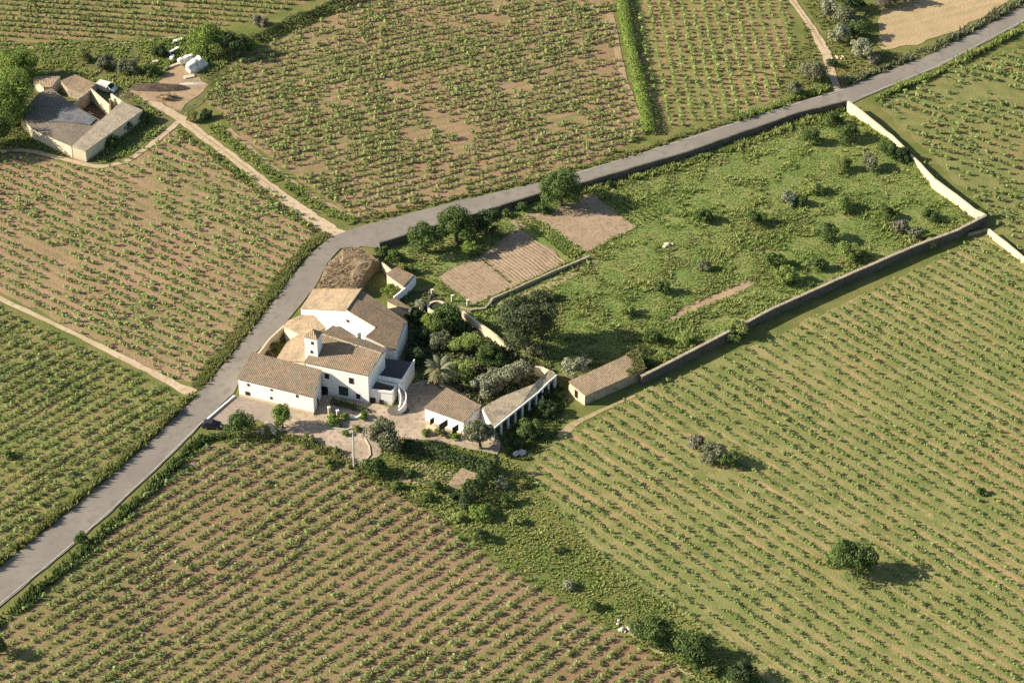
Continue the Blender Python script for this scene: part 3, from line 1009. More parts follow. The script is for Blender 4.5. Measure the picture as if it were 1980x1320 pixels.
wall('cream boundary wall running out of the picture beside the far field', [(1912, 443), (1945, 468), (1978, 496), (2040, 545)], 1.5, 1.5, .45, M['cream_clean'], .06)
wall('short low stone wall joining the meadow corner to the cream boundary wall', [(1872, 452), (1895, 446), (1911, 442)], .5, .5, .4, M['stone'], .05)
wall('low white kerb wall separating the road from the forecourt', [(453, 764), (425, 788), (394, 815)], .45, .45, .3, M['white_clean'], .01, name='kerb_wall')
wall('short pale wall beside the bushy tree on the forecourt', [(513, 814), (523, 822), (534, 832)], .6, .6, .3, M['cream'], .05, name='garden_wall')
wall('low cream wall in front of the green shrub by the yard gate', [(612, 812), (640, 817), (655, 812)], .6, .5, .3, M['cream'], .03, name='garden_wall')
wall('low white terrace wall between gateposts and annex', [(658, 802), (690, 806), (700, 800)], .5, .5, .3, M['white_clean'], .02, name='garden_wall')
wall('pale step edging the yard below the shaded house front', [(640, 826), (670, 829), (690, 822)], .35, .35, .3, M['concrete'], .02, name='garden_wall')
wall('curved cream yard edging beside the round grey-green tree', [(706, 846), (714, 862), (716, 878), (703, 894)], .3, .3, .25, M['cream'], .02, name='garden_wall')
wall('tall white courtyard wall between the road and the farmhouse', [(549, 629), (520, 656), (505, 676), (492, 690)], 2.6, 2.6, .35, M['cream'], .04, name='courtyard_wall')
wall('curved pale wall at the corner of the long open shed', [(1033, 708), (1047, 709), (1062, 716), (1074, 722)], [2.2, 2.4, 2.6, 2.6], 2.4, .3, M['cream_clean'], .04, name='garden_wall')
wall('cream wall edging the lawn in front of the small brown-roofed annex', [(825, 822), (855, 832), (893, 842)], .6, .6, .3, M['cream_clean'], .03, name='garden_wall')

# ================================================================== BUILDINGS
def outward(pts):
    c = sum((Vector(p) for p in pts), Vector()) / len(pts)
    return c


def ccw(pts):
    a = sum(pts[i - 1].x * pts[i].y - pts[i].x * pts[i - 1].y for i in range(len(pts)))
    return pts if a > 0 else pts[::-1]


def inset(pts, d):
    """move every side of the outline inwards by d (outwards when negative), keeping each corner on the roof plane's height"""
    n = len(pts)
    out = []
    for i in range(n):
        p, a, b = pts[i], pts[i - 1], pts[(i + 1) % n]
        e1 = Vector((p.x - a.x, p.y - a.y)).normalized()
        e2 = Vector((b.x - p.x, b.y - p.y)).normalized()
        n1, n2 = Vector((-e1.y, e1.x)), Vector((-e2.y, e2.x))
        k = 1 + n1.dot(n2)
        mv = (n1 + n2) / max(k, .35) * d
        out.append(Vector((p.x + mv.x, p.y + mv.y, p.z)))
    return out


def block(parent, top, wmat, rmat, over=.22, thick=.16, zbase=0.0, wall_name='wall', roof_name='roof', ridge=None):
    """walls under a roof slab. top = corner points of the roof's upper edge"""
    top = ccw([Vector(p) for p in top])
    w = inset(top, over)
    bot = [Vector((p.x, p.y, zbase - .05)) for p in w]
    MB().prism([p - Vector((0, 0, thick + .01)) for p in w], bot).build(wall_name, [wmat], parent)
    low = [p - Vector((0, 0, thick)) for p in top]
    return MB().prism(top, low).build(roof_name, [rmat], parent)


def slab(parent, pts, mat, thick=.14, name='roof', lift=0.0):
    top = ccw([Vector(p) + Vector((0, 0, lift)) for p in pts])
    return MB().prism(top, [p - Vector((0, 0, thick)) for p in top]).build(name, [mat], parent)


def opening(parent, px, py, a, b, w, h, name='window', fmat='frame', pmat='glass', proud=.05, face=None):
    """window or door on the wall over ground line a-b (frame ring, recessed pane as its child)"""
    p = onwall(px, py, a, b)
    d = Vector((b[0] - a[0], b[1] - a[1], 0)).normalized()
    nrm = Vector((d.y, -d.x, 0))
    if nrm.dot(CAM - p) < 0: nrm = -nrm
    def q(u, v, o): return p + d * u + Vector((0, 0, v)) + nrm * o
    if p.z - h / 2 < 0.05: p = Vector((p.x, p.y, h / 2 + .02))
    x, y, f = w / 2, h / 2, min(.09, w * .16)
    m = MB()
    for (x0, x1, y0, y1) in ((-x, x, y - f, y), (-x, x, -y, -y + f), (-x, -x + f, -y + f, y - f), (x - f, x, -y + f, y - f)):
        m.add([q(x0, y0, -.03), q(x1, y0, -.03), q(x1, y1, -.03), q(x0, y1, -.03), q(x0, y0, proud), q(x1, y0, proud), q(x1, y1, proud), q(x0, y1, proud)],
              [(4, 5, 6, 7), (0, 3, 2, 1), (0, 1, 5, 4), (1, 2, 6, 5), (2, 3, 7, 6), (3, 0, 4, 7)])
    fr = m.build(name, [M[fmat]], parent)
    k = MB()
    k.add([q(-x + f, -y + f, .012), q(x - f, -y + f, .012), q(x - f, y - f, .012), q(-x + f, y - f, .012)], [(0, 1, 2, 3)])
    k.build('pane' if name == 'window' else 'leaf_panel', [M[pmat]], fr)
    return fr


def hv(a, b): return (b[0] - a[0], b[1] - a[1])


# ---- long low barn wing by the road
p = [G(*Z1(165, 930), 4.3), G(*Z1(822, 1090), 4.3), G(*Z1(888, 858), 6.2), G(*Z1(292, 702), 6.2)]
barn = empty('barn_wing', (p[0].x, p[0].y, 0), 'long low white barn wing with brown tiled roof beside the road', 'barn')
block(barn, p, M['white'], roof('brown', hv(p[0], p[1])), .2)
wa, wb = inset(ccw(p), .2)[0], inset(ccw(p), .2)[1]
for (x, y, w, h) in ((265, 985, .5, .6), (260, 1060, 1.0, 1.0), (190, 1072, .7, .45), (462, 1028, .5, .45), (460, 1096, .5, .6), (680, 1080, .5, .65)):
    opening(barn, *Z1(x, y), wa, wb, w, h)
MB().strip([wa + (wb - wa) * .0 + Vector((.0, -.12, 0)), wb + Vector((.0, -.12, 0))], .75, .25).build('plinth', [M['cream']], barn)
opening(barn, *Z1(857, 1165), wb, inset(ccw(p), .2)[2], .9, 1.9, 'door', 'frame', 'dark_opening')

# ---- main house
H = dict(A=G(*Z1(740, 790), 6.9), B=G(*Z1(1286, 903), 6.9), R=G(*Z1(1398, 720), 8.6), L=G(*Z1(882, 553), 9.0), C=G(*Z1(1436, 688), 7.5), D=G(*Z1(985, 478), 7.5))
house = empty('farmhouse', (H['B'].x, H['B'].y, 0), 'tall white main farmhouse with a brown pitched roof and small turret', 'house')
foot = [Vector((q.x, q.y, 0)) for q in (H['A'], H['B'], H['C'], H['D'])]
wall_top = inset(ccw(foot), .18)
MB().prism([Vector((q.x, q.y, 6.72)) for q in wall_top], [Vector((q.x, q.y, -.05)) for q in wall_top]).build('wall', [M['white']], house)
hr = roof('mid', hv(H['A'], H['B']))
gm = MB()                                             # gable triangles between the roof slopes
zb = 6.7
for a, b, c in ((H['B'], H['C'], H['R']), (H['D'], H['A'], H['L'])):
    k = .96
    mid = (a + b + c) / 3
    a2, b2, c2 = [mid + (v - mid) * k - Vector((0, 0, .2)) for v in (a, b, c)]
    gm.prism([a2, b2, c2], [Vector((v.x + .01, v.y + .01, zb - .2)) for v in (a2, b2, c2)])
gm.build('gable', [M['white_clean']], house)
slab(house, [H['A'], H['B'], H['R'], H['L']], hr, .18, 'roof')
slab(house, [H['L'], H['R'], H['C'], H['D']], roof('mid', hv(H['A'], H['B'])), .18, 'roof')
MB().tube([H['L'] + Vector((0, 0, .05)), H['R'] + Vector((0, 0, .05))], .16, 6).build('ridge_cap', [M['stone']], house)
fa, fb = wall_top[0], wall_top[1]
for i in range(9):
    x, y = 932 + i * 42, 832 + i * 8.8
    opening(house, *Z1(x, y), fa, fb, .38, .34, 'eave_vent', 'white_clean', 'dark_opening', .04)
for (x, y, w, h, nm, fm, pm) in ((212, 706, .95, 1.1, 'window', 'frame', 'glass'), (523, 765, .95, 1.35, 'window', 'frame', 'glass'), (612, 962, .8, 1.1, 'window', 'frame', 'glass'),
                                 (425, 895, 1.9, 2.0, 'window', 'green_paint', 'green_paint'), (185, 905, 1.3, 2.0, 'door', 'frame', 'dark_opening'), (97, 1085, .7, .9, 'window', 'frame', 'glass')):
    opening(house, *ZA(x, y), fa, fb, w, h, nm, fm, pm)
fd = Vector((fb.x - fa.x, fb.y - fa.y, 0)).normalized()
# turret on the front left corner
ta = G(*Z1(750, 756), 6.6); tb = G(*Z1(858, 778), 6.6)
tw = (tb - ta).length
tdir = (tb - ta); tdir.z = 0; tdir.normalize()
tback = Vector((-tdir.y, tdir.x, 0))
tc = ta + tdir * tw / 2 + tback * tw * .45; tc.z = 0
tz = 11.5
base = [ta, tb, tb + tback * tw * .9, ta + tback * tw * .9]
tur = MB().prism([Vector((q.x, q.y, tz)) for q in base], [Vector((q.x, q.y, 5.5)) for q in base]).build('turret', [M['white_clean']], house)
rb = inset(ccw([Vector((q.x, q.y, tz + .02)) for q in base]), -.16)
apex = Vector((tc.x, tc.y, tz + 1.35))
rm = MB().add([rb[0], rb[1], rb[2], rb[3], apex], [(0, 1, 4), (1, 2, 4), (2, 3, 4), (3, 0, 4), (3, 2, 1, 0)])
rm.build('turret_roof', [roof('tan', (1, 0))], tur)
MB().tube([apex - Vector((0, 0, .1)), apex + Vector((0, 0, .55))], [.12, .05], 6).build('finial', [M['cream']], tur)
for (x, y) in ((809, 630), (804, 704)):
    opening(house, *Z1(x, y), ta, tb, .5, .62, 'window', 'frame', 'glass')

# ---- roofs stepping down from the main house towards the road
lt = [G(*Z1(740, 788), 6.3), G(*Z1(885, 560), 7.0), G(*Z1(720, 535), 5.6), G(*Z1(592, 622), 4.3), G(*Z1(497, 772), 4.3)]
lean = empty('side_wing', (lt[3].x, lt[3].y, 0), 'sun-lightened tan roofed side wing stepping down from the turret towards the road', 'building')
block(lean, lt, M['cream'], roof('tan', hv(lt[4], lt[3])), .12)  # lighter tiles carry the sunlight on this slope
lt2 = [G(*Z1(720, 386), 4.6), G(*Z1(826, 392), 5.2), G(*Z1(925, 500), 5.6), G(*Z1(830, 545), 5.2), G(*Z1(690, 548), 4.2), G(*Z1(562, 482), 3.6), G(*Z1(600, 440), 3.6)]
lean2 = empty('roadside_shed', (lt2[5].x, lt2[5].y, 0), 'low roadside shed with a sunlit tan roof below the white gable', 'shed')
block(lean2, lt2, M['cream'], roof('tan', hv(lt2[5], lt2[6])), .12)  # sunlit brightness put into the tile colour here too

# ---- rear barn with the big gable
RA, RB = G(*Z1(1228, 168), 7.0), G(*Z1(1097, 352), 7.0)
LA = G(*Z1(818, 168), 3.3)
RC, RD0 = G(*Z1(1612, 428), 4.6), G(*Z1(1484, 618), 4.6)
rear = empty('rear_barn', (RB.x, RB.y, 0), 'big rear barn with white gable wall, sun-lightened tan roof slope and brown roof slope', 'barn')
E_, F_, D_ = toplane(*Z1(1255, 578), RA, RB, RC), toplane(*Z1(1345, 500), RA, RB, RC), toplane(*Z1(1512, 705), RA, RB, RC)
C1 = toplane(*Z1(1618, 440), RA, RB, RC)
_g = Vector((RB.x - F_.x, RB.y - F_.y, 0)).normalized()
LB = Vector((RB.x + _g.x * 11.0, RB.y + _g.y * 11.0, 3.3))
mida, midb = RA.lerp(RB, .42), C1.lerp(D_, .05)
slab(rear, [RA, mida, toplane(*Z1(1590, 462), RA, RB, RC), C1], roof('mid', hv(RA, RB)), .16, 'roof', -.22)
slab(rear, [mida, RB, F_, E_, D_, toplane(*Z1(1588, 460), RA, RB, RC)], roof('mid', hv(RA, RB)), .2, 'roof', 0.0)
slab(rear, [LA, LB, RB, RA], roof('tan', hv(RA, RB)), .18, 'roof')  # sun-facing slope: its brightness is put into a lighter tile colour
# walls: gable wall, right eave wall, left and rear walls
def vwall(pts, t, mat, name, parent, drop=.2):
    """vertical wall under a line of 3D top points"""
    m = MB()
    for a, b in zip(pts[:-1], pts[1:]):
        d = Vector((b.x - a.x, b.y - a.y, 0)).normalized()
        nn = Vector((d.y, -d.x, 0)) * t / 2
        a2, b2 = a - Vector((0, 0, drop)), b - Vector((0, 0, drop))
        m.prism([a2 + nn, b2 + nn, b2 - nn, a2 - nn], [Vector((v.x, v.y, -.05)) for v in (a2 + nn, b2 + nn, b2 - nn, a2 - nn)])
    return m.build(name, [mat], parent)


back = Vector((RA.x - RB.x, RA.y - RB.y, 0)).normalized() * .3
vwall([LB + back, RB + back, F_ + back], .4, M['white'], 'gable_wall', rear, .17)
vwall([E_ + back, D_ + back], .4, M['white'], 'gable_wall', rear, .2)
inr = Vector((RB.x - RC.x, RB.y - RC.y, 0)).normalized() * .35
vwall([D_ + inr + back, C1 + inr], .4, M['white'], 'side_wall', rear, .25)
vwall([LA - inr * .8, LB - inr * .8], .4, M['cream'], 'side_wall', rear, .2)
vwall([LA - back, RA - back, C1 - back], .4, M['cream'], 'rear_wall', rear, .45)
vwall([F_ + back * 1.1, E_ + back * 1.1], .4, M['white'], 'step_wall', rear, .2)
opening(rear, *Z1(1112, 442), RB + back * .34, F_ + back * .34, .7, .6)
vg = MB()
for a, b in ((RB, F_), (E_, D_)):
    vg.tube([a + Vector((0, 0, .04)), b + Vector((0, 0, .04))], .15, 5)
vg.build('verge_tiles', [M['cream_clean']], rear)
MB().tube([RA + Vector((0, 0, .04)), RB + Vector((0, 0, .04))], .17, 6).build('ridge_cap', [M['stone']], rear)
ch = toplane(*Z1(1205, 590), H['L'], H['R'], H['C'])
cm = MB().box((ch.x, ch.y, ch.z + .5), (.75, .75, 2.0), .3)
cm.box((ch.x, ch.y, ch.z + 1.58), (.95, .95, .14), .3)
cm.build('chimney', [M['white_clean']], house)
rear2 = [G(*Z1(1440, 268), 2.6), G(*Z1(1500, 240), 2.6), G(*Z1(1655, 335), 2.3), G(*Z1(1640, 372), 2.3)]
lo = empty('lean_to', (rear2[0].x, rear2[0].y, 0), 'narrow tiled lean-to behind the big rear barn', 'shed')
block(lo, rear2, M['cream'], roof('brown', hv(rear2[0], rear2[3])), .1)

# ---- flat terrace, front annex and curved stair on the shaded side
ter = [G(*ZA(960, 480), 3.4), G(*ZA(1330, 530), 3.4), G(*ZA(1170, 790), 3.4), G(*ZA(850, 735), 3.4)]
terrace = empty('terrace_block', (ter[2].x, ter[2].y, 0), 'flat shade-darkened terrace with white parapet rails on the shaded side of the farmhouse', 'terrace')
block(terrace, ter, M['white'], plain('terrace_floor', (.075, .075, .07, 1), .8), .02, .1, roof_name='terrace_floor')  # dark floor colour stands in for the shade of the house
tt = ccw([Vector(v) for v in ter])
for a, b in ((ter[1], ter[2]), (ter[2], ter[3])):
    d = (b - a).normalized()
    nn = Vector((d.y, -d.x, 0)) * .1
    m = MB().prism([a + nn + Vector((0, 0, .75)), b + nn + Vector((0, 0, .75)), b - nn + Vector((0, 0, .75)), a - nn + Vector((0, 0, .75))], [a + nn - Vector((0, 0, .1)), b + nn - Vector((0, 0, .1)), b - nn - Vector((0, 0, .1)), a - nn - Vector((0, 0, .1))])
    m.build('parapet', [M['white_clean']], terrace)
an = [G(*ZA(752, 868), 3.3), G(*ZA(1042, 905), 3.3), G(*ZA(1105, 815), 3.3), G(*ZA(830, 745), 3.3)]
annex = empty('front_annex', (an[0].x, an[0].y, 0), 'small white front annex with dark sunken roof beside the curved stair', 'building')
aw = ccw([Vector(v) for v in an])
MB().prism([v + Vector((0, 0, -.45)) for v in inset(aw, .1)], [Vector((v.x, v.y, -.05)) for v in inset(aw, .1)]).build('wall', [M['white']], annex)
slab(annex, inset(aw, .3), roof_mat('roof_maroon', (.10, .055, .045, 1), (.13, .08, .06, 1), (.05, .035, .03, 1), hv(an[0], an[1])), .1, 'roof', -.33)
pm = MB()
for i in range(4):
    a, b = aw[i], aw[(i + 1) % 4]
    d = (b - a).normalized(); nn = Vector((-d.y, d.x, 0)) * .22
    top = [a, b, b + nn - d * .22, a + nn + d * .22]
    pm.prism(top, [v - Vector((0, 0, .5)) for v in top])
pm.build('parapet', [M['white_clean']], annex)
a0, a1 = inset(aw, .0)[0], inset(aw, .0)[1]
front = sorted(((aw[i], aw[(i + 1) % 4]) for i in range(4)), key=lambda e: (e[0] + e[1]).y)[0]
for (x, y, w, h, nm) in ((757, 1005, .7, .8, 'window'), (908, 1035, .85, 1.0, 'window'), (805, 1075, .9, 1.3, 'door')):
    opening(annex, *ZA(x, y), front[0], front[1], w, h, nm, 'frame', 'glass' if nm == 'window' else 'dark_opening', .06)

st0, st1 = G(*ZA(1120, 835), 3.3), G(*ZA(1170, 1190), 0.0)
sc_c = Vector(((st0.x + st1.x) / 2 - .3, (st0.y + st1.y) / 2, 0))
ry_ = abs(st0.y - st1.y) / 2
stair = empty('curved_stair', (sc_c.x, sc_c.y, 0), 'curved outdoor stair with white parapets sweeping down to the yard', 'stairs')
NS = 14
def arc(rx, ry, k): 
    a = math.pi / 2 - math.pi * k
    return Vector((sc_c.x + rx * math.cos(a), sc_c.y + ry * math.sin(a), 0))
for i in range(NS):
    k0, k1 = i / NS, (i + 1) / NS
    z = 3.2 * (1 - (i + .5) / NS)
    ring = [arc(.55, ry_ - .95, k0), arc(.55, ry_ - .95, k1), arc(1.35, ry_ - .12, k1), arc(1.35, ry_ - .12, k0)]
    MB().prism([v + Vector((0, 0, z)) for v in ring], [v - Vector((0, 0, .05)) for v in ring]).build('step', [M['concrete']], stair)
for rx, ry in ((1.45, ry_), (.45, ry_ - 1.05)):
    m = MB()
    n = 18
    for i in range(n):
        k0, k1 = i / n, (i + 1) / n
        z0, z1 = 4.1 - 3.2 * k0, 4.1 - 3.2 * k1
        ring = [arc(rx - .09, ry - .09, k0), arc(rx - .09, ry - .09, k1), arc(rx + .09, ry + .09, k1), arc(rx + .09, ry + .09, k0)]
        zs = (z0, z1, z1, z0)
        m.prism([v + Vector((0, 0, z)) for v, z in zip(ring, zs)], [v - Vector((0, 0, .05)) for v in ring])
    m.build('parapet', [M['white_clean']], stair)
MB().prism([sc_c + Vector((2.1 * math.cos(a), -ry_ * .55 + 1.7 * math.sin(a), .14)) for a in np.linspace(0, 2 * math.pi, 21)[:-1]],
           [sc_c + Vector((2.1 * math.cos(a), -ry_ * .55 + 1.7 * math.sin(a), -.05)) for a in np.linspace(0, 2 * math.pi, 21)[:-1]]).build('shadow_plinth', [M['shaded_stone']], stair)  # dark plinth disc with the stair's shadow put into its colour

# ---- small hut behind the rear barn
hp = [G(*Z5(452, 708), 2.6), G(*Z5(512, 668), 2.6), G(*Z5(622, 716), 2.3), G(*Z5(556, 784), 2.3)]
hut = empty('garden_hut', (hp[0].x, hp[0].y, 0), 'small square hut with brown roof and white walls behind the rear barn', 'hut')
block(hut, hp, M['cream'], roof('mid', hv(hp[1], hp[2])), .12)
hw = ccw([Vector(v) for v in hp])
wall('pale wall running from the small hut to the rear barn', [Z5(628, 722), Z5(580, 782), Z5(500, 846)], 1.9, 1.9, .3, M['white_clean'], .02, name='garden_wall')
wall('cream wall end leaning out of the mound beside the small hut', [Z5(428, 640), Z5(462, 668), Z5(488, 690)], [2.0, 2.3, 2.3], 2, .35, M['cream_clean'], .05, name='garden_wall')

# ---- annex with brown roof and long open shed south of the house
ap = [G(*Z2(152, 884), 3.1), G(*Z2(452, 992), 3.1), G(*Z2(588, 868), 4.2), G(*Z2(322, 733), 4.2)]
garage = empty('annex', (ap[0].x, ap[0].y, 0), 'small white annex with dark brown roof south of the farmhouse', 'building')
block(garage, ap, M['white'], roof('brown', hv(ap[0], ap[1])), .15)
gw = inset(ccw([Vector(v) for v in ap]), .15)
gf = sorted(((gw[i], gw[(i + 1) % 4]) for i in range(4)), key=lambda e: (e[0] + e[1]).y)[0]
for (x, y, w, h) in ((215, 985, 1.0, 1.2), (300, 1015, 2.2, 1.4), (390, 1045, 1.6, 1.4)):
    opening(garage, *Z2(x, y), gf[0], gf[1], w, h, 'window', 'green_paint', 'glass')

sp = [G(*Z2(590, 884), 4.0), G(*Z2(680, 1036), 3.0), G(*Z2(860, 890), 3.0), G(*Z2(1010, 770), 3.0), G(*Z2(1090, 690), 3.0), G(*Z2(1148, 640), 2.9), G(*Z2(1095, 600), 3.4), G(*Z2(985, 705), 3.8), G(*Z2(740, 800), 3.9)]
shed = empty('open_shed', (sp[1].x, sp[1].y, 0), 'long open-fronted shed with a tan roof and a row of white pillars in shade', 'shed')
rmat = roof_mat('roof_pale_tan', (.52, .42, .28, 1), (.47, .37, .24, 1), (.30, .22, .14, 1), hv(sp[1], sp[3]))
slab(shed, [sp[0], sp[1], sp[2], sp[3], sp[7], sp[8]], rmat, .16, 'roof')
slab(shed, [sp[7], sp[3], sp[4], sp[5], sp[6]], rmat, .16, 'roof')
vwall([sp[0], sp[8], sp[7], sp[6], sp[5]], .3, M['cream'], 'back_wall', shed, .2)
vwall([sp[0].lerp(sp[1], .04), sp[0].lerp(sp[1], .96)], .3, M['white'], 'end_wall', shed, .25)
fl = MB()
ed = [sp[1], sp[2], sp[3], sp[4], sp[5]]
for a, b in zip(ed[:-1], ed[1:]):
    d = (b - a).normalized(); nn = Vector((d.y, -d.x, 0)) * .09
    fl.prism([a + nn + Vector((0, 0, .06)), b + nn + Vector((0, 0, .06)), b - nn + Vector((0, 0, .06)), a - nn + Vector((0, 0, .06))], [v - Vector((0, 0, .3)) for v in (a + nn, b + nn, b - nn, a - nn)])
fl.build('eave_beam', [M['white_clean']], shed)
tot = sum((b - a).length for a, b in zip(ed[:-1], ed[1:]))
for i in range(10):
    s = (i + .08) / 9.3 * tot
    for a, b in zip(ed[:-1], ed[1:]):
        L = (b - a).length
        if s <= L:
            q = a.lerp(b, s / L); break
        s -= L
    MB().box((q.x - .1, q.y + .12, 1.36), (.34, .34, 2.8), math.atan2(b.y - a.y, b.x - a.x)).build('pillar', [M['white_clean']], shed)

# ---- stone shed at the end of the long wall
ep = [G(*Z2(1240, 686), 3.0), G(*Z2(1366, 796), 2.3), G(*Z2(1692, 650), 2.3), G(*Z2(1815, 596), 2.3), G(*Z2(1758, 440), 3.0), G(*Z2(1632, 508), 3.0)]
stone_shed = empty('stone_shed', (ep[1].x, ep[1].y, 0), 'oblong stone shed with a pale brown tiled roof at the end of the long wall', 'shed')
block(stone_shed, ep, M['stone'], roof('tan', hv(ep[1], ep[2])), .12)
ew = inset(ccw([Vector(v) for v in ep]), .12)
ef = sorted(((ew[i], ew[(i + 1) % 6]) for i in range(6)), key=lambda e: (e[0] + e[1]).x)[0]
MB().strip([Vector((ef[0].x - .06, ef[0].y - .05, 0)), Vector((ef[1].x - .06, ef[1].y - .05, 0))], 2.25, .16).build('end_wall', [M['cream_clean']], stone_shed)
opening(stone_shed, *Z2(1298, 782), Vector((ef[0].x - .14, ef[0].y - .1, 0)), Vector((ef[1].x - .14, ef[1].y - .1, 0)), .9, 1.7, 'door', 'wood', 'dark_opening', .06)
ivc = [toplane(*Z2(1640 + grng.uniform(0, 165), 0), ep[0], ep[1], ep[2]) for _ in range(0)]
iq = []
for _ in range(520):
    u, v = grng.random(), grng.random()
    q = ep[5].lerp(ep[4], u).lerp(ep[2].lerp(ep[3], u), v)
    if u > .25 + .35 * NZ(q.x, q.y, 1.5) or v > .75: iq.append((q.x, q.y, q.z + .02))
iq = np.array(iq)
link('roof_weeds', quads_mesh('roof_weeds', tuft_quads(iq, .32, .32, grng, 5, .8)), LEAF['weed'], stone_shed)

# ---- old courtyard farm at the upper left
FW = [G(*Z3(248, 752), 3.0), G(*Z3(545, 880), 3.2), G(*Z3(775, 685), 3.2), G(*Z3(560, 566), 3.2), G(*Z3(395, 440), 3.2), G(*Z3(300, 470), 3.0), G(*Z3(150, 648), 2.8)]
farm = empty('courtyard_farm', (FW[1].x, FW[1].y, 0), 'old walled farm building with patched roofs around a dark courtyard at the upper left', 'farm building')
old_roof = roof_mat('roof_old_grey', (.17, .14, .105, 1), (.21, .17, .12, 1), (.095, .08, .065, 1), hv(FW[0], FW[1]), (.2, .17, .12, 1))
block(farm, FW, M['cream'], old_roof, .1, wall_name='wall')
FR = [G(*Z3(548, 880), 3.3), G(*Z3(655, 920), 2.9), G(*Z3(1094, 606), 2.9), G(*Z3(932, 538), 3.5)]
wing_roof = roof_mat('roof_wing', (.45, .37, .26, 1), (.39, .32, .22, 1), (.20, .155, .10, 1), hv(FR[1], FR[2]), (.24, .22, .17, 1))
block(farm, FR, M['cream'], wing_roof, .08, wall_name='wall', roof_name='wing_roof')
ms = [toplane(*Z3(*q), FW[0], FW[1], FW[3]) + Vector((0, 0, .12)) for q in ((365, 700), (470, 585), (560, 575), (735, 680), (690, 722), (505, 700))]
slab(farm, ms, M['metal_sheet'], .05, 'metal_sheet')
vwall([G(*Z3(694, 442), 3.3), G(*Z3(838, 568), 3.3)], .4, M['cream_clean'], 'courtyard_wall', farm, 0)
vwall([G(*Z3(694, 442), 3.3), G(*Z3(560, 562), 3.2)], .3, M['stone'], 'courtyard_wall', farm, 0)
vwall([G(*Z3(850, 480), 3.2), G(*Z3(935, 540), 3.2)], .3, M['cream'], 'courtyard_wall', farm, 0)
pt = [G(*Z3(842, 478), 3.2), G(*Z3(932, 536), 3.4), G(*Z3(905, 470), 3.2), G(*Z3(870, 452), 3.2)]
for (x, y) in ((845, 566), (878, 560), (915, 566)):
    q = G(*Z3(x, y), 1.5)
    MB().box((q.x, q.y, 1.5), (.3, .3, 3.0), .3).build('pillar', [M['cream_clean']], farm)
yard = ccw([Vector((v.x, v.y, .2)) for v in (G(*Z3(560, 600)), G(*Z3(694, 470)), G(*Z3(860, 600)), G(*Z3(775, 720)))])
MB().prism(yard, [v - Vector((0, 0, .25)) for v in yard]).build('courtyard_floor', [M['dark_earth']], farm)

gp = [G(*Z3(245, 346), 3.0), G(*Z3(330, 432), 2.5), G(*Z3(395, 430), 2.5), G(*Z3(465, 345), 3.0)]
g1 = empty('ruined_shed', (gp[1].x, gp[1].y, 0), 'small ruined shed with a sunlit tan roof under the large tree', 'shed')
block(g1, gp, M['cream'], roof('tan', hv(gp[1], gp[2])), .08)
gp2 = [G(*Z3(462, 382), 3.0), G(*Z3(515, 430), 2.6), G(*Z3(655, 474), 2.6), G(*Z3(735, 402), 3.0), G(*Z3(575, 332), 3.2)]
g2 = empty('ruined_shed', (gp2[1].x, gp2[1].y, 0), 'low shed with a weathered brown roof beside the white van', 'shed')
block(g2, gp2, M['stone'], roof('mid', hv(gp2[1], gp2[2])), .08)

# ================================================================== TREES AND SHRUBS
trng = np.random.default_rng(77)


def place_crown(cx, cy, rpx, zc_ratio, vr):
    """ground point and radius for a crown centred on a pixel"""
    r = rpx / ppm(G(cx, cy))
    return r, r * vr


def tree(cx, cy, rpx, leaf, label, h=None, vr=.85, cat='tree', group=None, name=None, size=.42, cover=3.4, squash=1.0, limbs=4):
    """h = full height in metres; crown centre seen at (cx, cy), radius rpx photo pixels"""
    r = rpx / ppm(G(cx, cy))
    rz = r * vr
    shrub = h is None
    zc = rz * .72 if shrub else max(h - rz, rz * .8)
    g = G(cx, cy, zc)
    x, y = g.x, g.y
    name = name or ('shrub' if shrub else 'broadleaf_tree')
    root = empty(name, (x, y, 0), label, cat if not shrub else ('shrub' if cat == 'tree' else cat), group)
    q = crown_quads(r, r * squash * trng.uniform(.9, 1.05), rz, size if not shrub else size * .85, trng, cover=cover, floor=-.78 if shrub else -.95)
    q = q + np.array([x, y, zc])
    q[:, :, 2] = np.maximum(q[:, :, 2], .04)
    link('crown' if not shrub else 'foliage', quads_mesh(name + '_leaves', q), LEAF[leaf], root)
    m = MB()
    if shrub:
        for i in range(4):
            a = i * 1.57 + trng.uniform(0, 1)
            m.tube([(x, y, -.05), (x + .3 * r * math.cos(a), y + .3 * r * math.sin(a), rz * .55), (x + .55 * r * math.cos(a), y + .55 * r * math.sin(a), rz)], [.07, .05, .02], 5)
        m.build('stem', [M['bark']], root)
    else:
        tr = max(.14, r * .085)
        fork = (x + trng.uniform(-.2, .2), y + trng.uniform(-.2, .2), zc - rz * .45)
        m.tube([(x, y, -.1), (x + .05, y, (zc - rz * .45) * .5), fork], [tr * 1.35, tr, tr * .8], 8)
        for i in range(limbs):
            a = i * 2 * math.pi / limbs + trng.uniform(-.4, .4)
            k = trng.uniform(.5, .75)
            m.tube([fork, (x + k * .5 * r * math.cos(a), y + k * .5 * r * math.sin(a), zc), (x + k * r * math.cos(a), y + k * r * math.sin(a), zc + rz * trng.uniform(.15, .5))], [tr * .6, tr * .4, tr * .12], 6)
        m.build('trunk', [M['bark']], root)
    return root


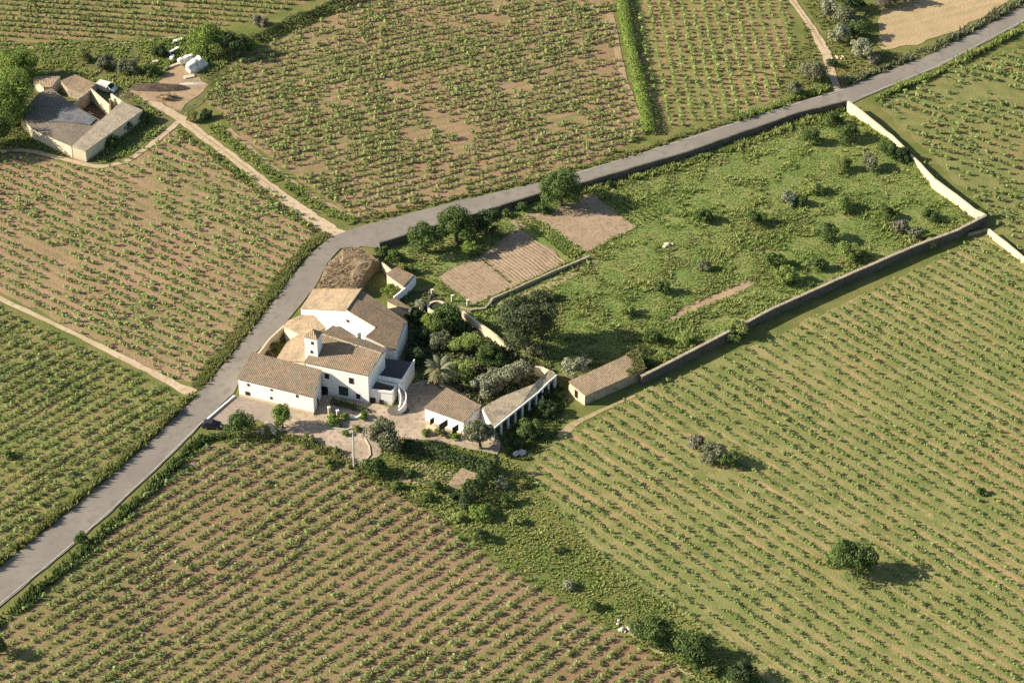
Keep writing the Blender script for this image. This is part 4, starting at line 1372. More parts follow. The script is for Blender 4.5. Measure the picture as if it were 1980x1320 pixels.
# big trees
tree(12, 195, 62, 'bright', 'large spreading green tree shading the courtyard farm at the picture edge', 9.5, .8)
tree(38, 130, 46, 'bright', 'bright green tree behind the large spreading tree by the farm', 8.0, .8)
tree(-30, 260, 55, 'dense', 'tree mostly cut off by the picture edge beside the farm', 8.0, .8)
tree(398, 78, 36, 'bright', 'bright green tree behind the white tarpaulin heaps', 7.0, .8)
tree(448, 88, 30, 'dark', 'dark tree standing at the corner of the rough vineyard', 5.5, .75)
tree(1085, 366, 46, 'dense', 'big round dark tree overhanging the road wall', 8.5, .9, name='oak_tree')
tree(822, 462, 36, 'dense', 'leafy tree at the road end of the garden tree clump', 6.5, .85, group='garden trees by the road')
tree(882, 440, 44, 'dense', 'tallest tree of the garden clump beside the road', 7.5, .85, group='garden trees by the road')
tree(940, 428, 30, 'dark', 'dark tree of the garden clump nearest the low dug plot', 6.0, .85, group='garden trees by the road')
tree(910, 482, 19, 'bright', 'small bright green tree standing alone on the dug plot', 3.4, .8)
tree(1020, 628, 63, 'pine', 'huge dark umbrella pine between the garden wall and the meadow', 12.5, 1.0, name='pine_tree', size=.46, cover=3.4)
tree(1046, 596, 30, 'pine', 'secondary dark top of the pine group behind the huge pine', 10.5, 1.1, name='pine_tree', size=.46)
tree(1108, 712, 24, 'silver', 'small grey-green tree between the open shed and the stone shed', 4.0, .8, name='olive_tree')
tree(928, 842, 34, 'olive', 'round grey-green tree in front of the open shed', 6.0, .9, name='olive_tree')
tree(738, 848, 41, 'olive', 'round olive-green tree at the edge of the yard', 6.0, .9, name='olive_tree')
tree(722, 905, 27, 'dense', 'dark green tree beside the utility pole', 3.6, .85)
tree(545, 808, 24, 'bright', 'conical green tree in front of the white barn wing', 5.2, 1.25, size=.36)
tree(466, 824, 30, 'dense', 'bushy dark green tree beside the parked dark car', 4.2, .8)
tree(1652, 1083, 44, 'dense', 'lone round tree in the weedy vineyard casting a long shadow', 6.8, .95)
tree(1262, 1222, 42, 'dense', 'dark round tree on the weedy strip near the bottom edge', 5.0, .75)
tree(1338, 1258, 44, 'dense', 'dark round tree overlapping its neighbour near the bottom edge', 5.0, .75)
tree(1432, 1306, 32, 'dark', 'very dark tree touching the bottom edge', 3.8, .8)
tree(860, 620, 36, 'dense', 'green tree close to the round water basin', 4.5, .8)
tree(1575, 140, 30, 'olive', 'grey-green tree at the mouth of the lane by the road', 4.5, .85)
tree(-8, 1248, 26, 'dense', 'dark tree cut by the picture edge in the bottom vineyard corner', 3.8, .8)

# olives in the upper corner
for (cx, cy, r, leaf, h, lab) in ((1606, 18, 24, 'silver', 5, 'silvery olive tree at the head of the corner grove'),
                                  (1636, 34, 26, 'olive', 5, 'olive tree beside the dark shrubs in the corner grove'),
                                  (1625, 66, 24, 'silver', 4.5, 'silvery olive tree in the middle of the corner grove'),
                                  (1662, 60, 22, 'dense', 4, 'dark green tree in the corner grove against the straw field'),
                                  (1668, 96, 27, 'silver', 4.8, 'largest silvery olive tree at the road end of the corner grove'),
                                  (1650, 8, 24, 'dark', 4, 'dark tree at the top edge behind the corner grove'),
                                  (1712, 2, 22, 'grey', 3, 'leafless grey tree at the top edge of the straw field'),
                                  (1752, -6, 22, 'grey', 3, 'second leafless grey tree by the straw field')):
    tree(cx, cy, r, leaf, lab, h, .8, name='olive_tree' if leaf in ('silver', 'olive') else None, group='trees of the corner grove')

# shrubs
SH = [
    (205, 122, 22, 'olive', 'grey-green shrub behind the white van', 'shrubs on the farm bank'),
    (248, 128, 24, 'olive', 'larger grey-green shrub on the farm bank', 'shrubs on the farm bank'),
    (285, 138, 18, 'dense', 'dark shrub on the farm bank near the pale boards', 'shrubs on the farm bank'),
    (160, 108, 18, 'weed', 'yellowish shrub on the farm bank above the ruined shed', 'shrubs on the farm bank'),
    (310, 100, 18, 'dark', 'dark bramble shrub among the pale boards', 'shrubs on the farm bank'),
    (398, 222, 15, 'dark', 'small dark shrub where the farm track meets the rough vineyard', None),
    (372, 226, 16, 'weed', 'pale shrub beside the farm track bend', None),
    (502, 42, 17, 'grey', 'dry brownish shrub on the top hedge line', None),
    (478, 85, 18, 'bright', 'green shrub between the dark tree and the top hedge', None),
    (738, 488, 16, 'dense', 'green shrub against the road wall near the brown mound', 'shrubs by the road wall'),
    (762, 496, 18, 'dense', 'shrub between the brown mound and the garden clump', 'shrubs by the road wall'),
    (786, 520, 17, 'weed', 'yellow-green shrub behind the small hut', None),
    (1010, 402, 14, 'dense', 'shrub at the foot of the road wall near the big round tree', 'shrubs by the road wall'),
    (1048, 404, 18, 'dense', 'leafy shrub beneath the big round tree', 'shrubs by the road wall'),
    (980, 415, 12, 'dense', 'small shrub by the road wall above the tiny plot', 'shrubs by the road wall'),
    (1178, 357, 10, 'dense', 'tiny round shrub on the bare earth by the road wall', None),
    (752, 562, 16, 'bright', 'bright green bush beside the small hut', None),
    (812, 590, 14, 'silver', 'pale green shrub by the round water basin', None),
    (838, 628, 26, 'bright', 'light green bush below the round water basin', None),
    (868, 605, 18, 'bright', 'bright bush overhanging the round water basin', None),
    (852, 660, 26, 'olive', 'olive-green bush above the palm', None),
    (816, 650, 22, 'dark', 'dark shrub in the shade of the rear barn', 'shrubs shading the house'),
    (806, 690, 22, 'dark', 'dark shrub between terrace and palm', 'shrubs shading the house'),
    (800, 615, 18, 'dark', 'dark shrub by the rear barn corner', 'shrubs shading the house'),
    (905, 670, 34, 'meadow', 'wide green bush below the cream garden wall', 'bushes in the shaded garden'),
    (950, 690, 34, 'dense', 'green bush between garden wall end and silver shrubs', 'bushes in the shaded garden'),
    (892, 715, 28, 'meadow', 'green bush beside the palm fronds', 'bushes in the shaded garden'),
    (940, 745, 32, 'silver', 'silvery bush nearest the small annex', 'silvery bushes behind the open shed'),
    (975, 728, 32, 'silver', 'silvery bush in the middle of the group behind the open shed', 'silvery bushes behind the open shed'),
    (1008, 715, 26, 'silver', 'silvery bush nearest the pine behind the open shed', 'silvery bushes behind the open shed'),
    (1130, 700, 17, 'silver', 'low silvery shrub over the stone shed roof edge', None),
    (1026, 832, 28, 'dense', 'green bush in the shade of the open shed', None),
    (1000, 858, 18, 'dark', 'dark shrub behind the pale boulders', None),
    (968, 935, 16, 'silver', 'small round pale bush beside the cypress row', None),
    (932, 990, 24, 'bright', 'light green bush at the end of the cypress row', None),
    (932, 1036, 20, 'dark', 'dark low bush standing alone below the cypress row', None),
    (880, 960, 15, 'dark', 'dark shrub at the corner of the bare square plot', None),
    (668, 806, 11, 'bright', 'small bright shrub beside the cream gateposts', None),
    (644, 812, 14, 'bright', 'yellow-green shrub between the cream gateposts', None),
    (702, 805, 11, 'bright', 'little green shrub in front of the annex step', None),
    (762, 860, 14, 'dark', 'dark shrub behind the round yard tree', None),
    (1010, 935, 12, 'weed', 'low weed clump right of the cypress shadow', None),
    (1352, 858, 22, 'grey', 'leafless grey bush at the top of the vineyard clump', 'bushes in the weedy vineyard'),
    (1378, 878, 26, 'olive', 'olive-brown bush in the middle of the vineyard clump', 'bushes in the weedy vineyard'),
    (1410, 892, 25, 'dense', 'dark bush at the shadow end of the vineyard clump', 'bushes in the weedy vineyard'),
    (1618, 1080, 22, 'bright', 'lighter bush against the lone round vineyard tree', None),
    (1897, 950, 11, 'dense', 'tiny dark bush alone in the weedy vineyard', None),
    (1225, 1205, 17, 'weed', 'pale shrub by the stone heap on the weedy strip', None),
    (1375, 1296, 17, 'weed', 'pale round shrub in front of the dark bottom trees', None),
    (1075, 1060, 13, 'weed', 'rough weed bush on the strip between vineyards', None),
    (1100, 1130, 14, 'silver', 'greyish weed bush farther down the strip', None),
    (640, 895, 13, 'dense', 'low dark shrub beside the utility pole', None),
    (338, 898, 15, 'dense', 'dark roadside bush above the bottom vineyard', None),
    (157, 1042, 17, 'dense', 'roadside bush in the ditch beside the bottom vineyard', None),
    (20, 880, 12, 'dense', 'dark bush among the dense left rows', None),
    (480, 604, 10, 'weed', 'weed bush at the edge of the left field', None),
    (1610, 122, 14, 'dark', 'dark shrub beside the lane mouth', None),
    (1690, 116, 16, 'grey', 'dry purple-grey bush at the corner of the straw field', None),
    (1538, 172, 20, 'olive', 'roadside shrub at the corner of the neat rows', None),
    # meadow
    (1526, 384, 20, 'silver', 'grey-green shrub in the middle of the walled meadow', 'shrubs in the walled meadow'),
    (1548, 390, 16, 'dense', 'dark shrub touching the grey-green one in mid meadow', 'shrubs in the walled meadow'),
    (1362, 418, 19, 'dense', 'low dark shrub nearest the bare plots in the meadow', 'shrubs in the walled meadow'),
    (1462, 424, 22, 'dense', 'rounded shrub left of the meadow centre', 'shrubs in the walled meadow'),
    (1600, 452, 26, 'dense', 'largest dark green shrub of the walled meadow', 'shrubs in the walled meadow'),
    (1628, 396, 22, 'meadow', 'flat green shrub behind the meadow centre', 'shrubs in the walled meadow'),
    (1575, 366, 18, 'meadow', 'low green shrub behind the grey-green meadow shrub', 'shrubs in the walled meadow'),
    (1360, 515, 16, 'olive', 'grey-green shrub beyond the pale stones', 'shrubs in the walled meadow'),
    (1280, 558, 20, 'dense', 'dark shrub at the upper end of the bare strip', 'shrubs in the walled meadow'),
    (1500, 505, 24, 'dense', 'dark shrub above its paler neighbour near the long wall', 'shrubs in the walled meadow'),
    (1520, 534, 26, 'meadow', 'broad pale green shrub near the long wall', 'shrubs in the walled meadow'),
    (1640, 488, 24, 'meadow', 'bright green shrub close to the long wall', 'shrubs in the walled meadow'),
    (1585, 512, 18, 'dense', 'small dark shrub close to the long wall', 'shrubs in the walled meadow'),
    (1738, 440, 20, 'grey', 'grey dry bush near the far end of the long wall', 'shrubs in the walled meadow'),
    (1772, 452, 17, 'olive', 'dark olive bush beside the grey dry bush', 'shrubs in the walled meadow'),
    (1714, 412, 20, 'dense', 'green shrub behind the grey dry bush', 'shrubs in the walled meadow'),
    (1800, 418, 18, 'dense', 'shrub between the grey bush and the pale wall', 'shrubs in the walled meadow'),
    (1800, 472, 14, 'meadow', 'green bush growing over the top of the long wall', None),
    (1898, 415, 15, 'dense', 'dark bush at the corner where the two meadow walls meet', None),
    (1640, 258, 26, 'dense', 'dark shrub below the top of the pale wall', 'shrubs under the pale wall'),
    (1568, 268, 22, 'dense', 'dark shrub near the road end of the meadow', 'shrubs under the pale wall'),
    (1612, 232, 20, 'dense', 'green shrub against the road corner of the pale wall', 'shrubs under the pale wall'),
    (1716, 290, 24, 'dense', 'big green shrub hiding the gap in the pale wall', 'shrubs under the pale wall'),
    (1746, 300, 22, 'dark', 'dark shrub spilling over the pale wall', 'shrubs under the pale wall'),
    (1680, 316, 24, 'olive', 'olive shrub in front of the wall gap', 'shrubs under the pale wall'),
    (1630, 320, 20, 'weed', 'pale weedy shrub in the upper meadow', 'shrubs under the pale wall'),
    (1420, 640, 26, 'meadow', 'leafy green shrub against the middle of the long wall', 'shrubs in the walled meadow'),
    (1330, 660, 24, 'meadow', 'leafy shrub near the stone shed end of the long wall', 'shrubs in the walled meadow'),
    (1262, 652, 20, 'dense', 'dark shrub at the lower end of the bare strip', 'shrubs in the walled meadow'),
    (1210, 600, 18, 'meadow', 'shrub at the meadow edge beyond the pine shadow', 'shrubs in the walled meadow'),
    (1060, 572, 16, 'weed', 'yellowish shrub behind the pine', None),
    (985, 600, 22, 'olive', 'grey-green shrub beside the crop rows and the pine', None),
    (1000, 660, 26, 'pine', 'dark understorey shrub below the huge pine', None),
    (1040, 680, 24, 'olive', 'grey-green shrub at the foot of the huge pine', None),
    (668, 838, 9, 'bright', 'little bright shrub on the yard behind the utility pole', None),
    (652, 872, 13, 'weed', 'yellowish shrub at the lower yard edge left of the utility pole', None),
    (598, 848, 13, 'weed', 'low yellow-green bush at the yard edge below the conical tree', None),
    (655, 822, 9, 'dense', 'small dark shrub behind the yard step edging', None),
    (690, 828, 10, 'weed', 'little yellow-green shrub beside the round yard tree', None),
    (790, 862, 13, 'dark', 'dark shrub at the start of the clipped hedge', None),
    (822, 836, 11, 'bright', 'leafy climber shrub at the annex corner', None),
    (850, 836, 13, 'weed', 'climbing green shrub below the annex windows', None),
    (878, 842, 12, 'bright', 'green shrub between annex windows and round olive tree', None),
    (790, 915, 13, 'dense', 'dark green shrub beside the vegetable rows', None),
    (845, 940, 16, 'dense', 'leafy shrub at the lower corner of the vegetable rows', None),
    (1284, 690, 19, 'meadow', 'bushy greenery spilling over the long wall beside the stone shed', None),
    (1252, 704, 15, 'dense', 'dark greenery at the corner of stone shed and long wall', None),
    (905, 935, 15, 'dense', 'dark shrub filling the corner between hedge and cypress row', None),
    (985, 965, 18, 'dense', 'green shrub below the cypress row on the weedy strip', None),
    (1000, 1005, 15, 'meadow', 'loose green shrub on the upper weedy strip', None),
    (880, 1000, 15, 'meadow', 'loose green shrub beside the vineyard corner below the cypresses', None),
    (830, 962, 14, 'dense', 'dark shrub below the vegetable rows by the vineyard edge', None),
    (770, 940, 13, 'dense', 'dark shrub at the vineyard edge below the yard tree', None),
    (1150, 1170, 15, 'dense', 'dark weed bush above the stone heap', None),
    # courtyard
    (532, 672, 12, 'weed', 'shrub in the walled courtyard beside the road', None),
    (548, 652, 10, 'olive', 'small plant in the courtyard corner', None),
    (522, 686, 10, 'brush', 'dry brown plant in the walled courtyard', None),
    # open shed shade
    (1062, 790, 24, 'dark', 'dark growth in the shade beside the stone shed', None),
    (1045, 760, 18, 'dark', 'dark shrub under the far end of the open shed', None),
    (240, 245, 18, 'dark', 'dark plants along the shaded wall of the courtyard farm', None),
    (215, 275, 18, 'dense', 'green weeds at the corner of the courtyard farm wall', None),
    (282, 228, 16, 'dense', 'green weeds beside the loop track at the farm', None),
]
for cx, cy, r, leaf, lab, grp in SH:
    vr = .8 if grp == 'shrubs in the walled meadow' else .75
    tree(cx, cy, r, leaf, lab, None, vr, group=grp)

# cypress row
N = 7
for i in range(N):
    t = i / (N - 1)
    cx, cy = 958 + (898 - 958) * t, 905 + (972 - 905) * t
    b = G(cx, cy + 12)
    root = empty('cypress_tree', (b.x, b.y, 0), 'dark narrow cypress, %s of the row beside the small vegetable garden' % ('first', 'second', 'third', 'fourth', 'fifth', 'sixth', 'last')[i], 'tree', 'row of dark cypresses')
    h, r = trng.uniform(3.6, 4.6), trng.uniform(.85, 1.05)
    n = 420
    z = trng.random(n) ** .8
    a = trng.uniform(0, 6.283, n)
    rr = r * np.sin(np.pi * np.clip(z * .86 + .14, 0, 1)) ** .7 * trng.uniform(.75, 1.1, n)
    C = np.column_stack([b.x + rr * np.cos(a), b.y + rr * np.sin(a), .1 + z * h])
    Nn = np.column_stack([np.cos(a), np.sin(a), np.full(n, .35)]) + trng.normal(size=(n, 3)) * .4
    link('crown', quads_mesh('cypress_crown', leaf_quads(C, Nn, .42 * trng.uniform(.6, 1.2, n), trng)), LEAF['dark'], root)
    MB().tube([(b.x, b.y, -.1), (b.x, b.y, h * .6)], [.13, .05], 6).build('trunk', [M['bark']], root)

# palm
pb = G(850, 716, 4.2)
palm = empty('palm_tree', (pb.x, pb.y, 0), 'palm tree with arching fronds and orange dry fronds near the terrace', 'palm')
pm_ = MB()
pm_.tube([(pb.x, pb.y, -.1), (pb.x + .1, pb.y, 2), (pb.x, pb.y, 4.0), (pb.x, pb.y, 4.5)], [.42, .34, .36, .2], 9)
pm_.build('trunk', [M['bark']], palm)


def frond_mesh(L, droop, rng, width=.55):
    q = []
    n = 12
    for i in range(n):
        t0, t1 = i / n, (i + 1) / n
        def pt(t): return np.array([L * t * (1 - .12 * t), 0, L * (.55 * t - droop * t * t)])
        a, b = pt(t0), pt(t1)
        w = width * math.sin(math.pi * (t0 * .8 + .15))
        for s in (-1, 1):
            tip = (a + b) / 2 + np.array([.25, s * w, -.18])
            q.append([a, b, tip + np.array([.08, 0, 0]), tip - np.array([.08, 0, 0])])
    return quads_mesh('frond', np.array(q))


FM = [frond_mesh(3.5, d, trng) for d in (.55, .8, 1.05)]
for m_ in FM: m_.materials.append(LEAF['olive'])
FO = [frond_mesh(2.5, d, trng, .5) for d in (.8, 1.2)]
for m_ in FO: m_.materials.append(LEAF['orange'])
for i in range(34):
    o = bpy.data.objects.new('frond', FM[i % 3]); COL.objects.link(o); o.parent = palm
    o.location = (0, 0, 4.35); o.rotation_euler = (0, -(.5 if i % 3 == 0 else .1) + trng.uniform(-.12, .12), i * 2.4)
for i in range(14):
    o = bpy.data.objects.new('dry_frond', FO[i % 2]); COL.objects.link(o); o.parent = palm
    o.location = (0, 0, 4.3); o.rotation_euler = (0, -.2 + trng.uniform(-.25, .25), 3.0 + i * .14); o['label'] = 'orange dry frond hanging from the palm'

# ================================================================== THINGS
# brown mound by the road
def mound(label, cx, cy, rx, ry, h, mat, name, cat, seed=1, tufts=None, flat=1.0, tuftn=300):
    c = G(cx, cy)
    r = np.random.default_rng(seed)
    V, F = [], []
    nr, na = 9, 30
    V.append((c.x, c.y, h))
    for i in range(1, nr + 1):
        t = i / nr
        for k in range(na):
            a = 2 * math.pi * k / na
            lump = 1 + .22 * (NZ(c.x + math.cos(a) * 3, c.y + math.sin(a) * 3, 1.6) - .5)
            z = h * (1 - t ** flat) + (NZ2(c.x + math.cos(a) * t * rx, c.y + math.sin(a) * t * ry, .9) - .5) * .35 * h * .5 * (t < 1)
            V.append((c.x + math.cos(a) * t * rx * lump, c.y + math.sin(a) * t * ry * lump, max(z, -.05) if t < 1 else -.1))
    F += [(0, 1 + k, 1 + (k + 1) % na) for k in range(na)]
    for i in range(nr - 1):
        for k in range(na):
            a, b = 1 + i * na + k, 1 + i * na + (k + 1) % na
            F.append((a, a + na, b + na, b))
    me = bpy.data.meshes.new(name)
    me.from_pydata(V, [], F)
    me.polygons.foreach_set('use_smooth', [True] * len(F))
    o = link(name, me, M[mat])
    tag(o, label, cat)
    if tufts:
        a = r.uniform(0, 6.283, tuftn); t = np.sqrt(r.random(tuftn)) * .97
        z = h * (1 - t ** flat)
        P = np.column_stack([c.x + np.cos(a) * t * rx, c.y + np.sin(a) * t * ry, z - .05])
        link('dry_stalks', quads_mesh('dry_stalks', tuft_quads(P, .45, .16, r, 6, 1.0)), LEAF[tufts], o)
    return o


# a flat-topped bank held level with the road, dropping steeply towards the hut
bank_px = [(632, 512), (660, 482), (692, 474), (715, 490), (735, 503), (722, 508), (705, 525), (692, 548), (688, 556), (613, 556)]
bt = [G(x, y, 2.5) for x, y in bank_px]
bt = ccw(bt)
bo = dense_outline(np.array([[v.x, v.y] for v in bt]), 1.0, .3, 3)
out = MB()
nb = len(bo)
cen = bo.mean(0)
rings = []
for k, z in ((1.05, -.05), (1.03, 1.4), (1.0, 2.4), (.8, 2.6), (.5, 2.65), (.2, 2.6)):
    rings.append([(cen[0] + (p[0] - cen[0]) * k, cen[1] + (p[1] - cen[1]) * k, z + (NZ(p[0] * k, p[1] * k, 1.1) - .5) * .45 * (z > 0)) for p in bo])
V = [p for r_ in rings for p in r_] + [(cen[0], cen[1], 2.6)]
F = [(i * nb + k, i * nb + (k + 1) % nb, (i + 1) * nb + (k + 1) % nb, (i + 1) * nb + k) for i in range(5) for k in range(nb)]
F += [(5 * nb + k, 5 * nb + (k + 1) % nb, 6 * nb) for k in range(nb)]
me = bpy.data.meshes.new('earth_mound'); me.from_pydata(V, [], F)
bank = link('earth_mound', me, M['brush'])
tag(bank, 'flat-topped mound of brown earth and cut brush between road and hut', 'mound')
P = scatter(bo * .0 + (cen + (bo - cen) * .95), 4.0, trng)
link('dry_stalks', quads_mesh('dry_stalks', tuft_quads(np.column_stack([P, np.full(len(P), 2.5)]), .32, .16, trng, 6, 1.4)), LEAF['brush'], bank)

mound('long dark heap of earth and manure beside the farm yard', 308, 171, 7.6, 1.9, 1.1, 'dark_earth', 'manure_heap', 'heap', 3, None, 1.6)
mound('reddish brown rubbish heap at the bend of the farm track', 325, 192, 3.0, 1.3, .9, 'red_soil', 'earth_heap', 'heap', 5, 'brush', 1.6, 80)
mound('grey ash heap beside the farm yard tracks', 372, 163, 3.6, .8, .4, 'concrete', 'ash_heap', 'heap', 8, None, 1.6)
mound('dark scrap heap between the white van and the farm track', 252, 187, 2.2, 1.0, .7, 'dark_earth', 'scrap_heap', 'heap', 9, None, 1.6)


def tarp_heap(label, px, L, W, Hh, rz):
    """rounded plastic-covered clamp with flattened ends"""
    c = G(*px)
    V, F = [], []
    ns, na = 10, 12
    for i in range(ns + 1):
        u = -1 + 2 * i / ns
        k = (1 - abs(u) ** 5) ** .5 if abs(u) < 1 else 0.0
        k = max(k, .72 if abs(u) == 1 else k)
        for j in range(na + 1):
            a = math.pi * j / na
            x, y, z = u * L / 2, math.copysign(abs(math.cos(a)) ** .6, math.cos(a)) * W / 2 * k, math.sin(a) ** .6 * Hh * k
            w = 1 + .45 * (NZ(x * 1.2 + c.x, a * 1.5, 1.) - .5)
            X, Y = x * w, y * w
            V.append((c.x + X * math.cos(rz) - Y * math.sin(rz), c.y + X * math.sin(rz) + Y * math.cos(rz), max(z * w, -.05)))
    m = na + 1
    for i in range(ns):
        for j in range(na):
            F.append((i * m + j, (i + 1) * m + j, (i + 1) * m + j + 1, i * m + j + 1))
    F.append(tuple(range(m))); F.append(tuple(ns * m + j for j in reversed(range(m))))
    me = bpy.data.meshes.new('tarp_heap'); me.from_pydata(V, [], F)
    return tag(link('tarp_heap', me, M['tarp']), label, 'covered heap', 'white covered heaps')


tarp_heap('larger white covered heap with a rounded top near the dark tree', (378, 134), 4.6, 3.2, 2.6, .72)
tarp_heap('smaller cream covered heap just behind the larger white one', (361, 119), 4.2, 2.0, 1.5, .72)

def board(label, px, L, W, T, rz, mat, z=0.0):
    c = G(*px)
    m = MB().box((c.x, c.y, z + T / 2), (L, W, T), rz)
    m.box((c.x + .1, c.y - .05, z + T * 1.5 + .01), (L * .85, W * .8, T), rz + .06)
    return tag(m.build('board_stack', [M[mat]]), label, 'boards', 'pale boards by the farm yard')


board('long cream boards lying at the yard edge', (332, 130), 4.6, .9, .22, .62, 'cream')
board('white boards pointing up the farm bank', (335, 100), 3.8, .8, .25, .9, 'white_clean')
board('pale boards at the top of the bank near the field track', (344, 80), 2.6, 1.1, .25, .5, 'white_clean')
board('grey boards lying farthest from the yard', (318, 108), 3.0, .6, .25, .35, 'concrete')
board('short white boards near the covered heaps', (332, 116), 1.4, .9, .5, 1.2, 'white_clean')
board('pinkish slabs at the end of the board group', (300, 123), 1.6, 1.0, .35, .2, 'cream')
board('pale slab under the edge of the larger covered heap', (366, 150), 2.6, 1.4, .2, .3, 'cream')

# white van
def vehicle(name, label, cat, px, rz, L, W, H, paint, van=False):
    c = G(*px)
    root = empty(name, (c.x, c.y, .05), label, cat, None, rz)
    def loft(prof, half, inset_top, mat, nm, parent, matidx=None):
        m = MB()
        for s in (1,):
            V = [(x, y * k, z) for (x, z, k) in prof for y in (-half, half)]
            n = len(prof)
            F = [(2 * i, 2 * ((i + 1) % n), 2 * ((i + 1) % n) + 1, 2 * i + 1) for i in range(n)]
            F += [tuple(2 * i for i in range(n)), tuple(2 * i + 1 for i in reversed(range(n)))]
            m.add(V, F)
        o = m.build(nm, [mat], parent, local=True)
        b = o.modifiers.new('bevel', 'BEVEL'); b.width = .06; b.segments = 2; b.limit_method = 'ANGLE'
        return o
    l = L / 2
    if van:
        body = [(-l, .35, 1), (-l, H * .95, .93), (-l + .15, H, .9), (l - 1.5, H, .9), (l - .75, H * .62, .97), (l - .05, H * .5, .98), (l, .35, 1)]
        loft(body, W / 2, 1, M['tarp'], 'body', root)
        glass = MB().add([(l - 1.46, -W * .42, H * .97), (l - 1.46, W * .42, H * .97), (l - .72, W * .46, H * .64), (l - .72, -W * .46, H * .64)], [(0, 1, 2, 3)])
        o = glass.build('windscreen', [M['glass']], root, local=True)
        o.location = (.03, 0, .03)
        for s in (-1, 1):
            g_ = MB().add([(l - 1.6, 0, H * .58), (l - .95, 0, H * .58), (l - 1.4, 0, H * .9), (l - 1.6, 0, H * .9)], [(0, 1, 2, 3)])
            o = g_.build('side_window', [M['glass']], root, local=True); o.location = (0, s * (W * .485), 0)
    else:
        body = [(-l, .32, 1), (-l, .78, .98), (-l + .1, .92, .96), (l - 1.0, .92, .97), (l - .1, .72, .94), (l, .55, .94), (l, .32, .96)]
        loft(body, W / 2, 1, paint, 'body', root)
        cab = [(-l + .08, .88, .93), (-l + .45, H, .78), (.15, H, .78), (l - 1.05, .88, .92)]
        loft(cab, W / 2, 1, paint, 'cabin', root)
        for (x0, z0, x1, z1, k0, k1, nm) in ((l - 1.02, .95, .22, H - .05, .84, .72, 'windscreen'), (-l + .14, .98, -l + .43, H - .06, .84, .72, 'rear_window')):
            s = 1 if nm == 'windscreen' else -1
            g_ = MB().add([(x0, -W / 2 * k0, z0), (x0, W / 2 * k0, z0), (x1, W / 2 * k1, z1), (x1, -W / 2 * k1, z1)], [(0, 1, 2, 3)])
            o = g_.build(nm, [M['glass']], root, local=True); o.location = (.04 * s, 0, .04)
        for s in (-1, 1):
            g_ = MB().add([(-l + .5, s * W / 2 * .90, 1.0), (l - 1.25, s * W / 2 * .90, 1.0), (.1, s * W / 2 * .80, H - .08), (-l + .6, s * W / 2 * .80, H - .08)], [(0, 1, 2, 3)])
            o = g_.build('side_window', [M['glass']], root, local=True); o.location = (0, s * .03, 0)
            hl = MB().box((l - .03, s * W * .36, .66), (.14, .32, .14)).build('headlight', [M['lamp_glass']], root, local=True)
    for sx in (-1, 1):
        for sy in (-1, 1):
            x = sx * (l - .72)
            wm = MB().tube([(x, sy * (W / 2 - .2), .3), (x, sy * (W / 2 + .0), .3)], .3, 12)
            wh = wm.build('wheel', [M['rubber']], root, local=True)
            MB().tube([(x, sy * (W / 2 - .01), .3), (x, sy * (W / 2 + .015), .3)], .18, 10).build('rim', [M['steel']], wh, local=True)
    return root


vehicle('parked_car', 'small dark car parked at the roadside end of the forecourt', 'car', (411, 826), -.06, 3.5, 1.6, 1.4, M['car_paint'])
vehicle('white_van', 'white van parked beside the wall of the courtyard farm', 'van', (207, 176), -.45, 4.5, 1.8, 1.9, M['tarp'], True)

# utility pole with two cross arms
ub = G(684.5, 905)
pole = empty('utility_pole', (ub.x, ub.y, 0), 'tall pale concrete utility pole standing at the vineyard corner', 'utility pole')
MB().tube([(ub.x, ub.y, -.2), (ub.x + .1, ub.y, 8.6)], [.2, .12], 8).build('shaft', [M['concrete']], pole)
MB().box((ub.x + .1, ub.y, 8.2), (1.3, .1, .1), .5).build('cross_arm', [M['wood']], pole)
for s in (-.55, 0, .55):
    MB().tube([(ub.x + .1 + s * math.cos(.5), ub.y + s * math.sin(.5), 8.25), (ub.x + .1 + s * math.cos(.5), ub.y + s * math.sin(.5), 8.5)], .05, 6).build('insulator', [M['white_clean']], pole)

# gateposts
for i, (x, y, h, lab) in enumerate(((637, 803, 1.9, 'taller cream gatepost beside the barn corner'), (653.5, 806, 1.5, 'shorter cream gatepost beside the yard terrace'))):
    c = G(x, y)
    root = empty('gatepost', (c.x, c.y, 0), lab, 'gatepost', 'cream gateposts')
    MB().box((c.x, c.y, h / 2 - .03), (.45, .45, h + .06), .3).build('post', [M['cream_clean']], root)
    MB().box((c.x, c.y, h + .07), (.6, .6, .14), .3, 0, .7).build('post_cap', [M['white_clean']], root)

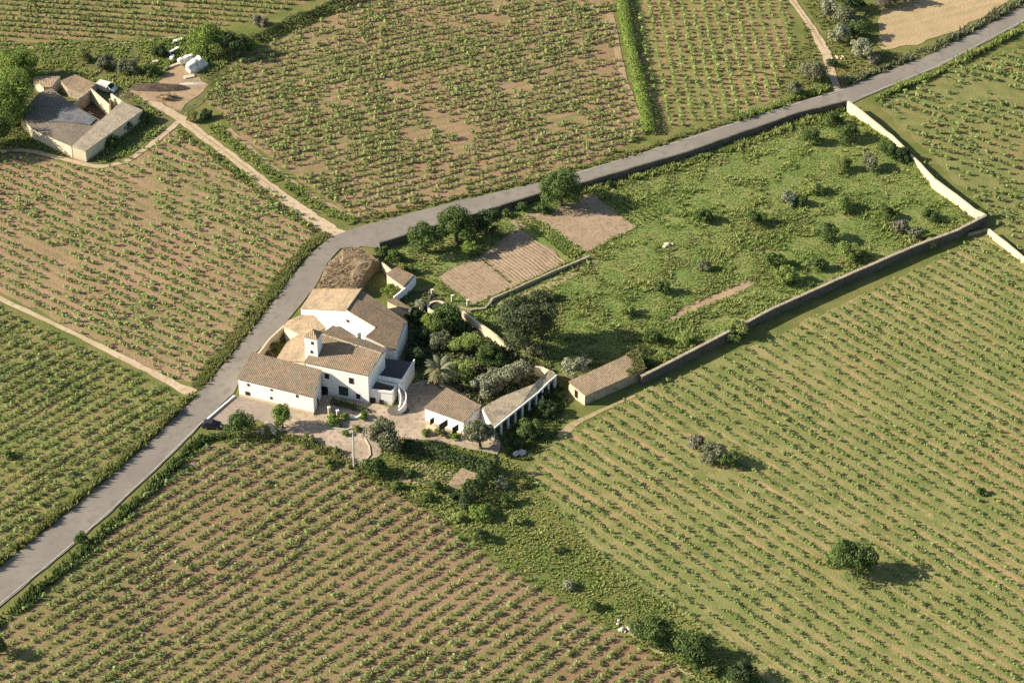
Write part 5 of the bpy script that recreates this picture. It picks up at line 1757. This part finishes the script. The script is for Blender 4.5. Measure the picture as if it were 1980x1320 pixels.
# round basin
bc = G(845, 599)
basin = empty('water_basin', (bc.x, bc.y, 0), 'round stone water basin with green water in the garden', 'basin')
n = 28
m = MB()
ri, ro, hb = 1.55, 2.0, .9
for k in range(n):
    a0, a1 = 2 * math.pi * k / n, 2 * math.pi * (k + 1) / n
    ring = [(ri, a0), (ri, a1), (ro, a1), (ro, a0)]
    top = [Vector((bc.x + r_ * math.cos(a), bc.y + r_ * math.sin(a), hb)) for r_, a in ring]
    m.add(top + [Vector((v.x, v.y, -.05)) for v in top], [(3, 2, 1, 0), (0, 1, 5, 4), (2, 3, 7, 6)])
m.build('rim', [M['cream']], basin)
MB().add([(bc.x + 1.56 * math.cos(2 * math.pi * k / n), bc.y + 1.56 * math.sin(2 * math.pi * k / n), .62) for k in range(n)], [tuple(range(n))]).build('water_surface', [M['water']], basin)
for (x, y, lab) in ((875, 583, 'pale stone post beside the round basin'), (905, 592, 'cream stone pier at the corner of the dug plot'), (830, 643, 'white stone post among the bushes above the palm'), (836, 572, 'pale stone pier behind the round basin')):
    c = G(x, y)
    MBp = MB().box((c.x, c.y, .7), (.5, .45, 1.5), .3, 0, .9)
    MBp.box((c.x, c.y, 1.5), (.6, .55, .12), .3)
    tag(MBp.build('stone_post', [M['cream']]), lab, 'stone post')


def rocks(label, px, n, spread, size, mat, seed, name='stone_heap', group=None):
    c = G(*px)
    r = np.random.default_rng(seed)
    m = MB()
    for i in range(n):
        x, y = c.x + r.normal() * spread, c.y + r.normal() * spread * .6
        s = size * r.uniform(.5, 1.1)
        k = 7
        a0 = r.uniform(0, 6)
        ring = lambda z, q: [Vector((x + s * q * math.cos(a0 + 2 * math.pi * j / k) * r.uniform(.8, 1.15), y + s * q * math.sin(a0 + 2 * math.pi * j / k) * r.uniform(.8, 1.15), z)) for j in range(k)]
        b, t, tp = ring(-.05, 1), ring(s * .6, 1.02), ring(s * 1.05, .55)
        m.add(b + t + tp, [tuple(range(k - 1, -1, -1))] + [(j, (j + 1) % k, k + (j + 1) % k, k + j) for j in range(k)] + [(k + j, k + (j + 1) % k, 2 * k + (j + 1) % k, 2 * k + j) for j in range(k)] + [tuple(2 * k + j for j in range(k))])
    return tag(m.build(name, [M[mat]]), label, 'stones', group)


rocks('pale stones lying in the open meadow grass', (1295, 475), 5, .7, .55, 'cream_clean', 4)
rocks('heap of pale stones on the weedy strip near the dark trees', (1208, 1212), 9, 1.0, .5, 'concrete', 5)
rocks('bluish pale boulders in the shadow of the open shed', (1005, 880), 7, .8, .6, 'concrete', 6)
rocks('cream stones at the foot of the dark bottom trees', (1365, 1297), 4, .5, .4, 'cream', 7)
rocks('pale rubble at the lane mouth', (1622, 112), 8, 1.0, .35, 'cream_clean', 8)
rocks('rubble of cream stones beside the forecourt wall', (514, 836), 7, .8, .45, 'cream_clean', 9)
rocks('broken blocks lying in the small farm courtyard', (176, 222), 6, .9, .35, 'concrete', 10)
rocks('pale blocks on the bare earth under the road wall', (1185, 372), 4, .7, .35, 'cream', 11)

# dark ovals on the road; the last paints a roadside shadow
for (x, y, a, b_, r0) in ((629, 481, .75, .5, .2), (1236, 303, .6, .5, .3), (408, 742, .9, .35, .1)):
    c = G(x, y)
    V = [(c.x + a * math.cos(t) * (1 + .15 * math.sin(3 * t)), c.y + b_ * math.sin(t), .1) for t in np.linspace(0, 6.283, 17)[:-1]]
    tag(MB().add(V, [tuple(range(16))]).build('road_dark_oval', [M['dark_earth']]), kind='structure')
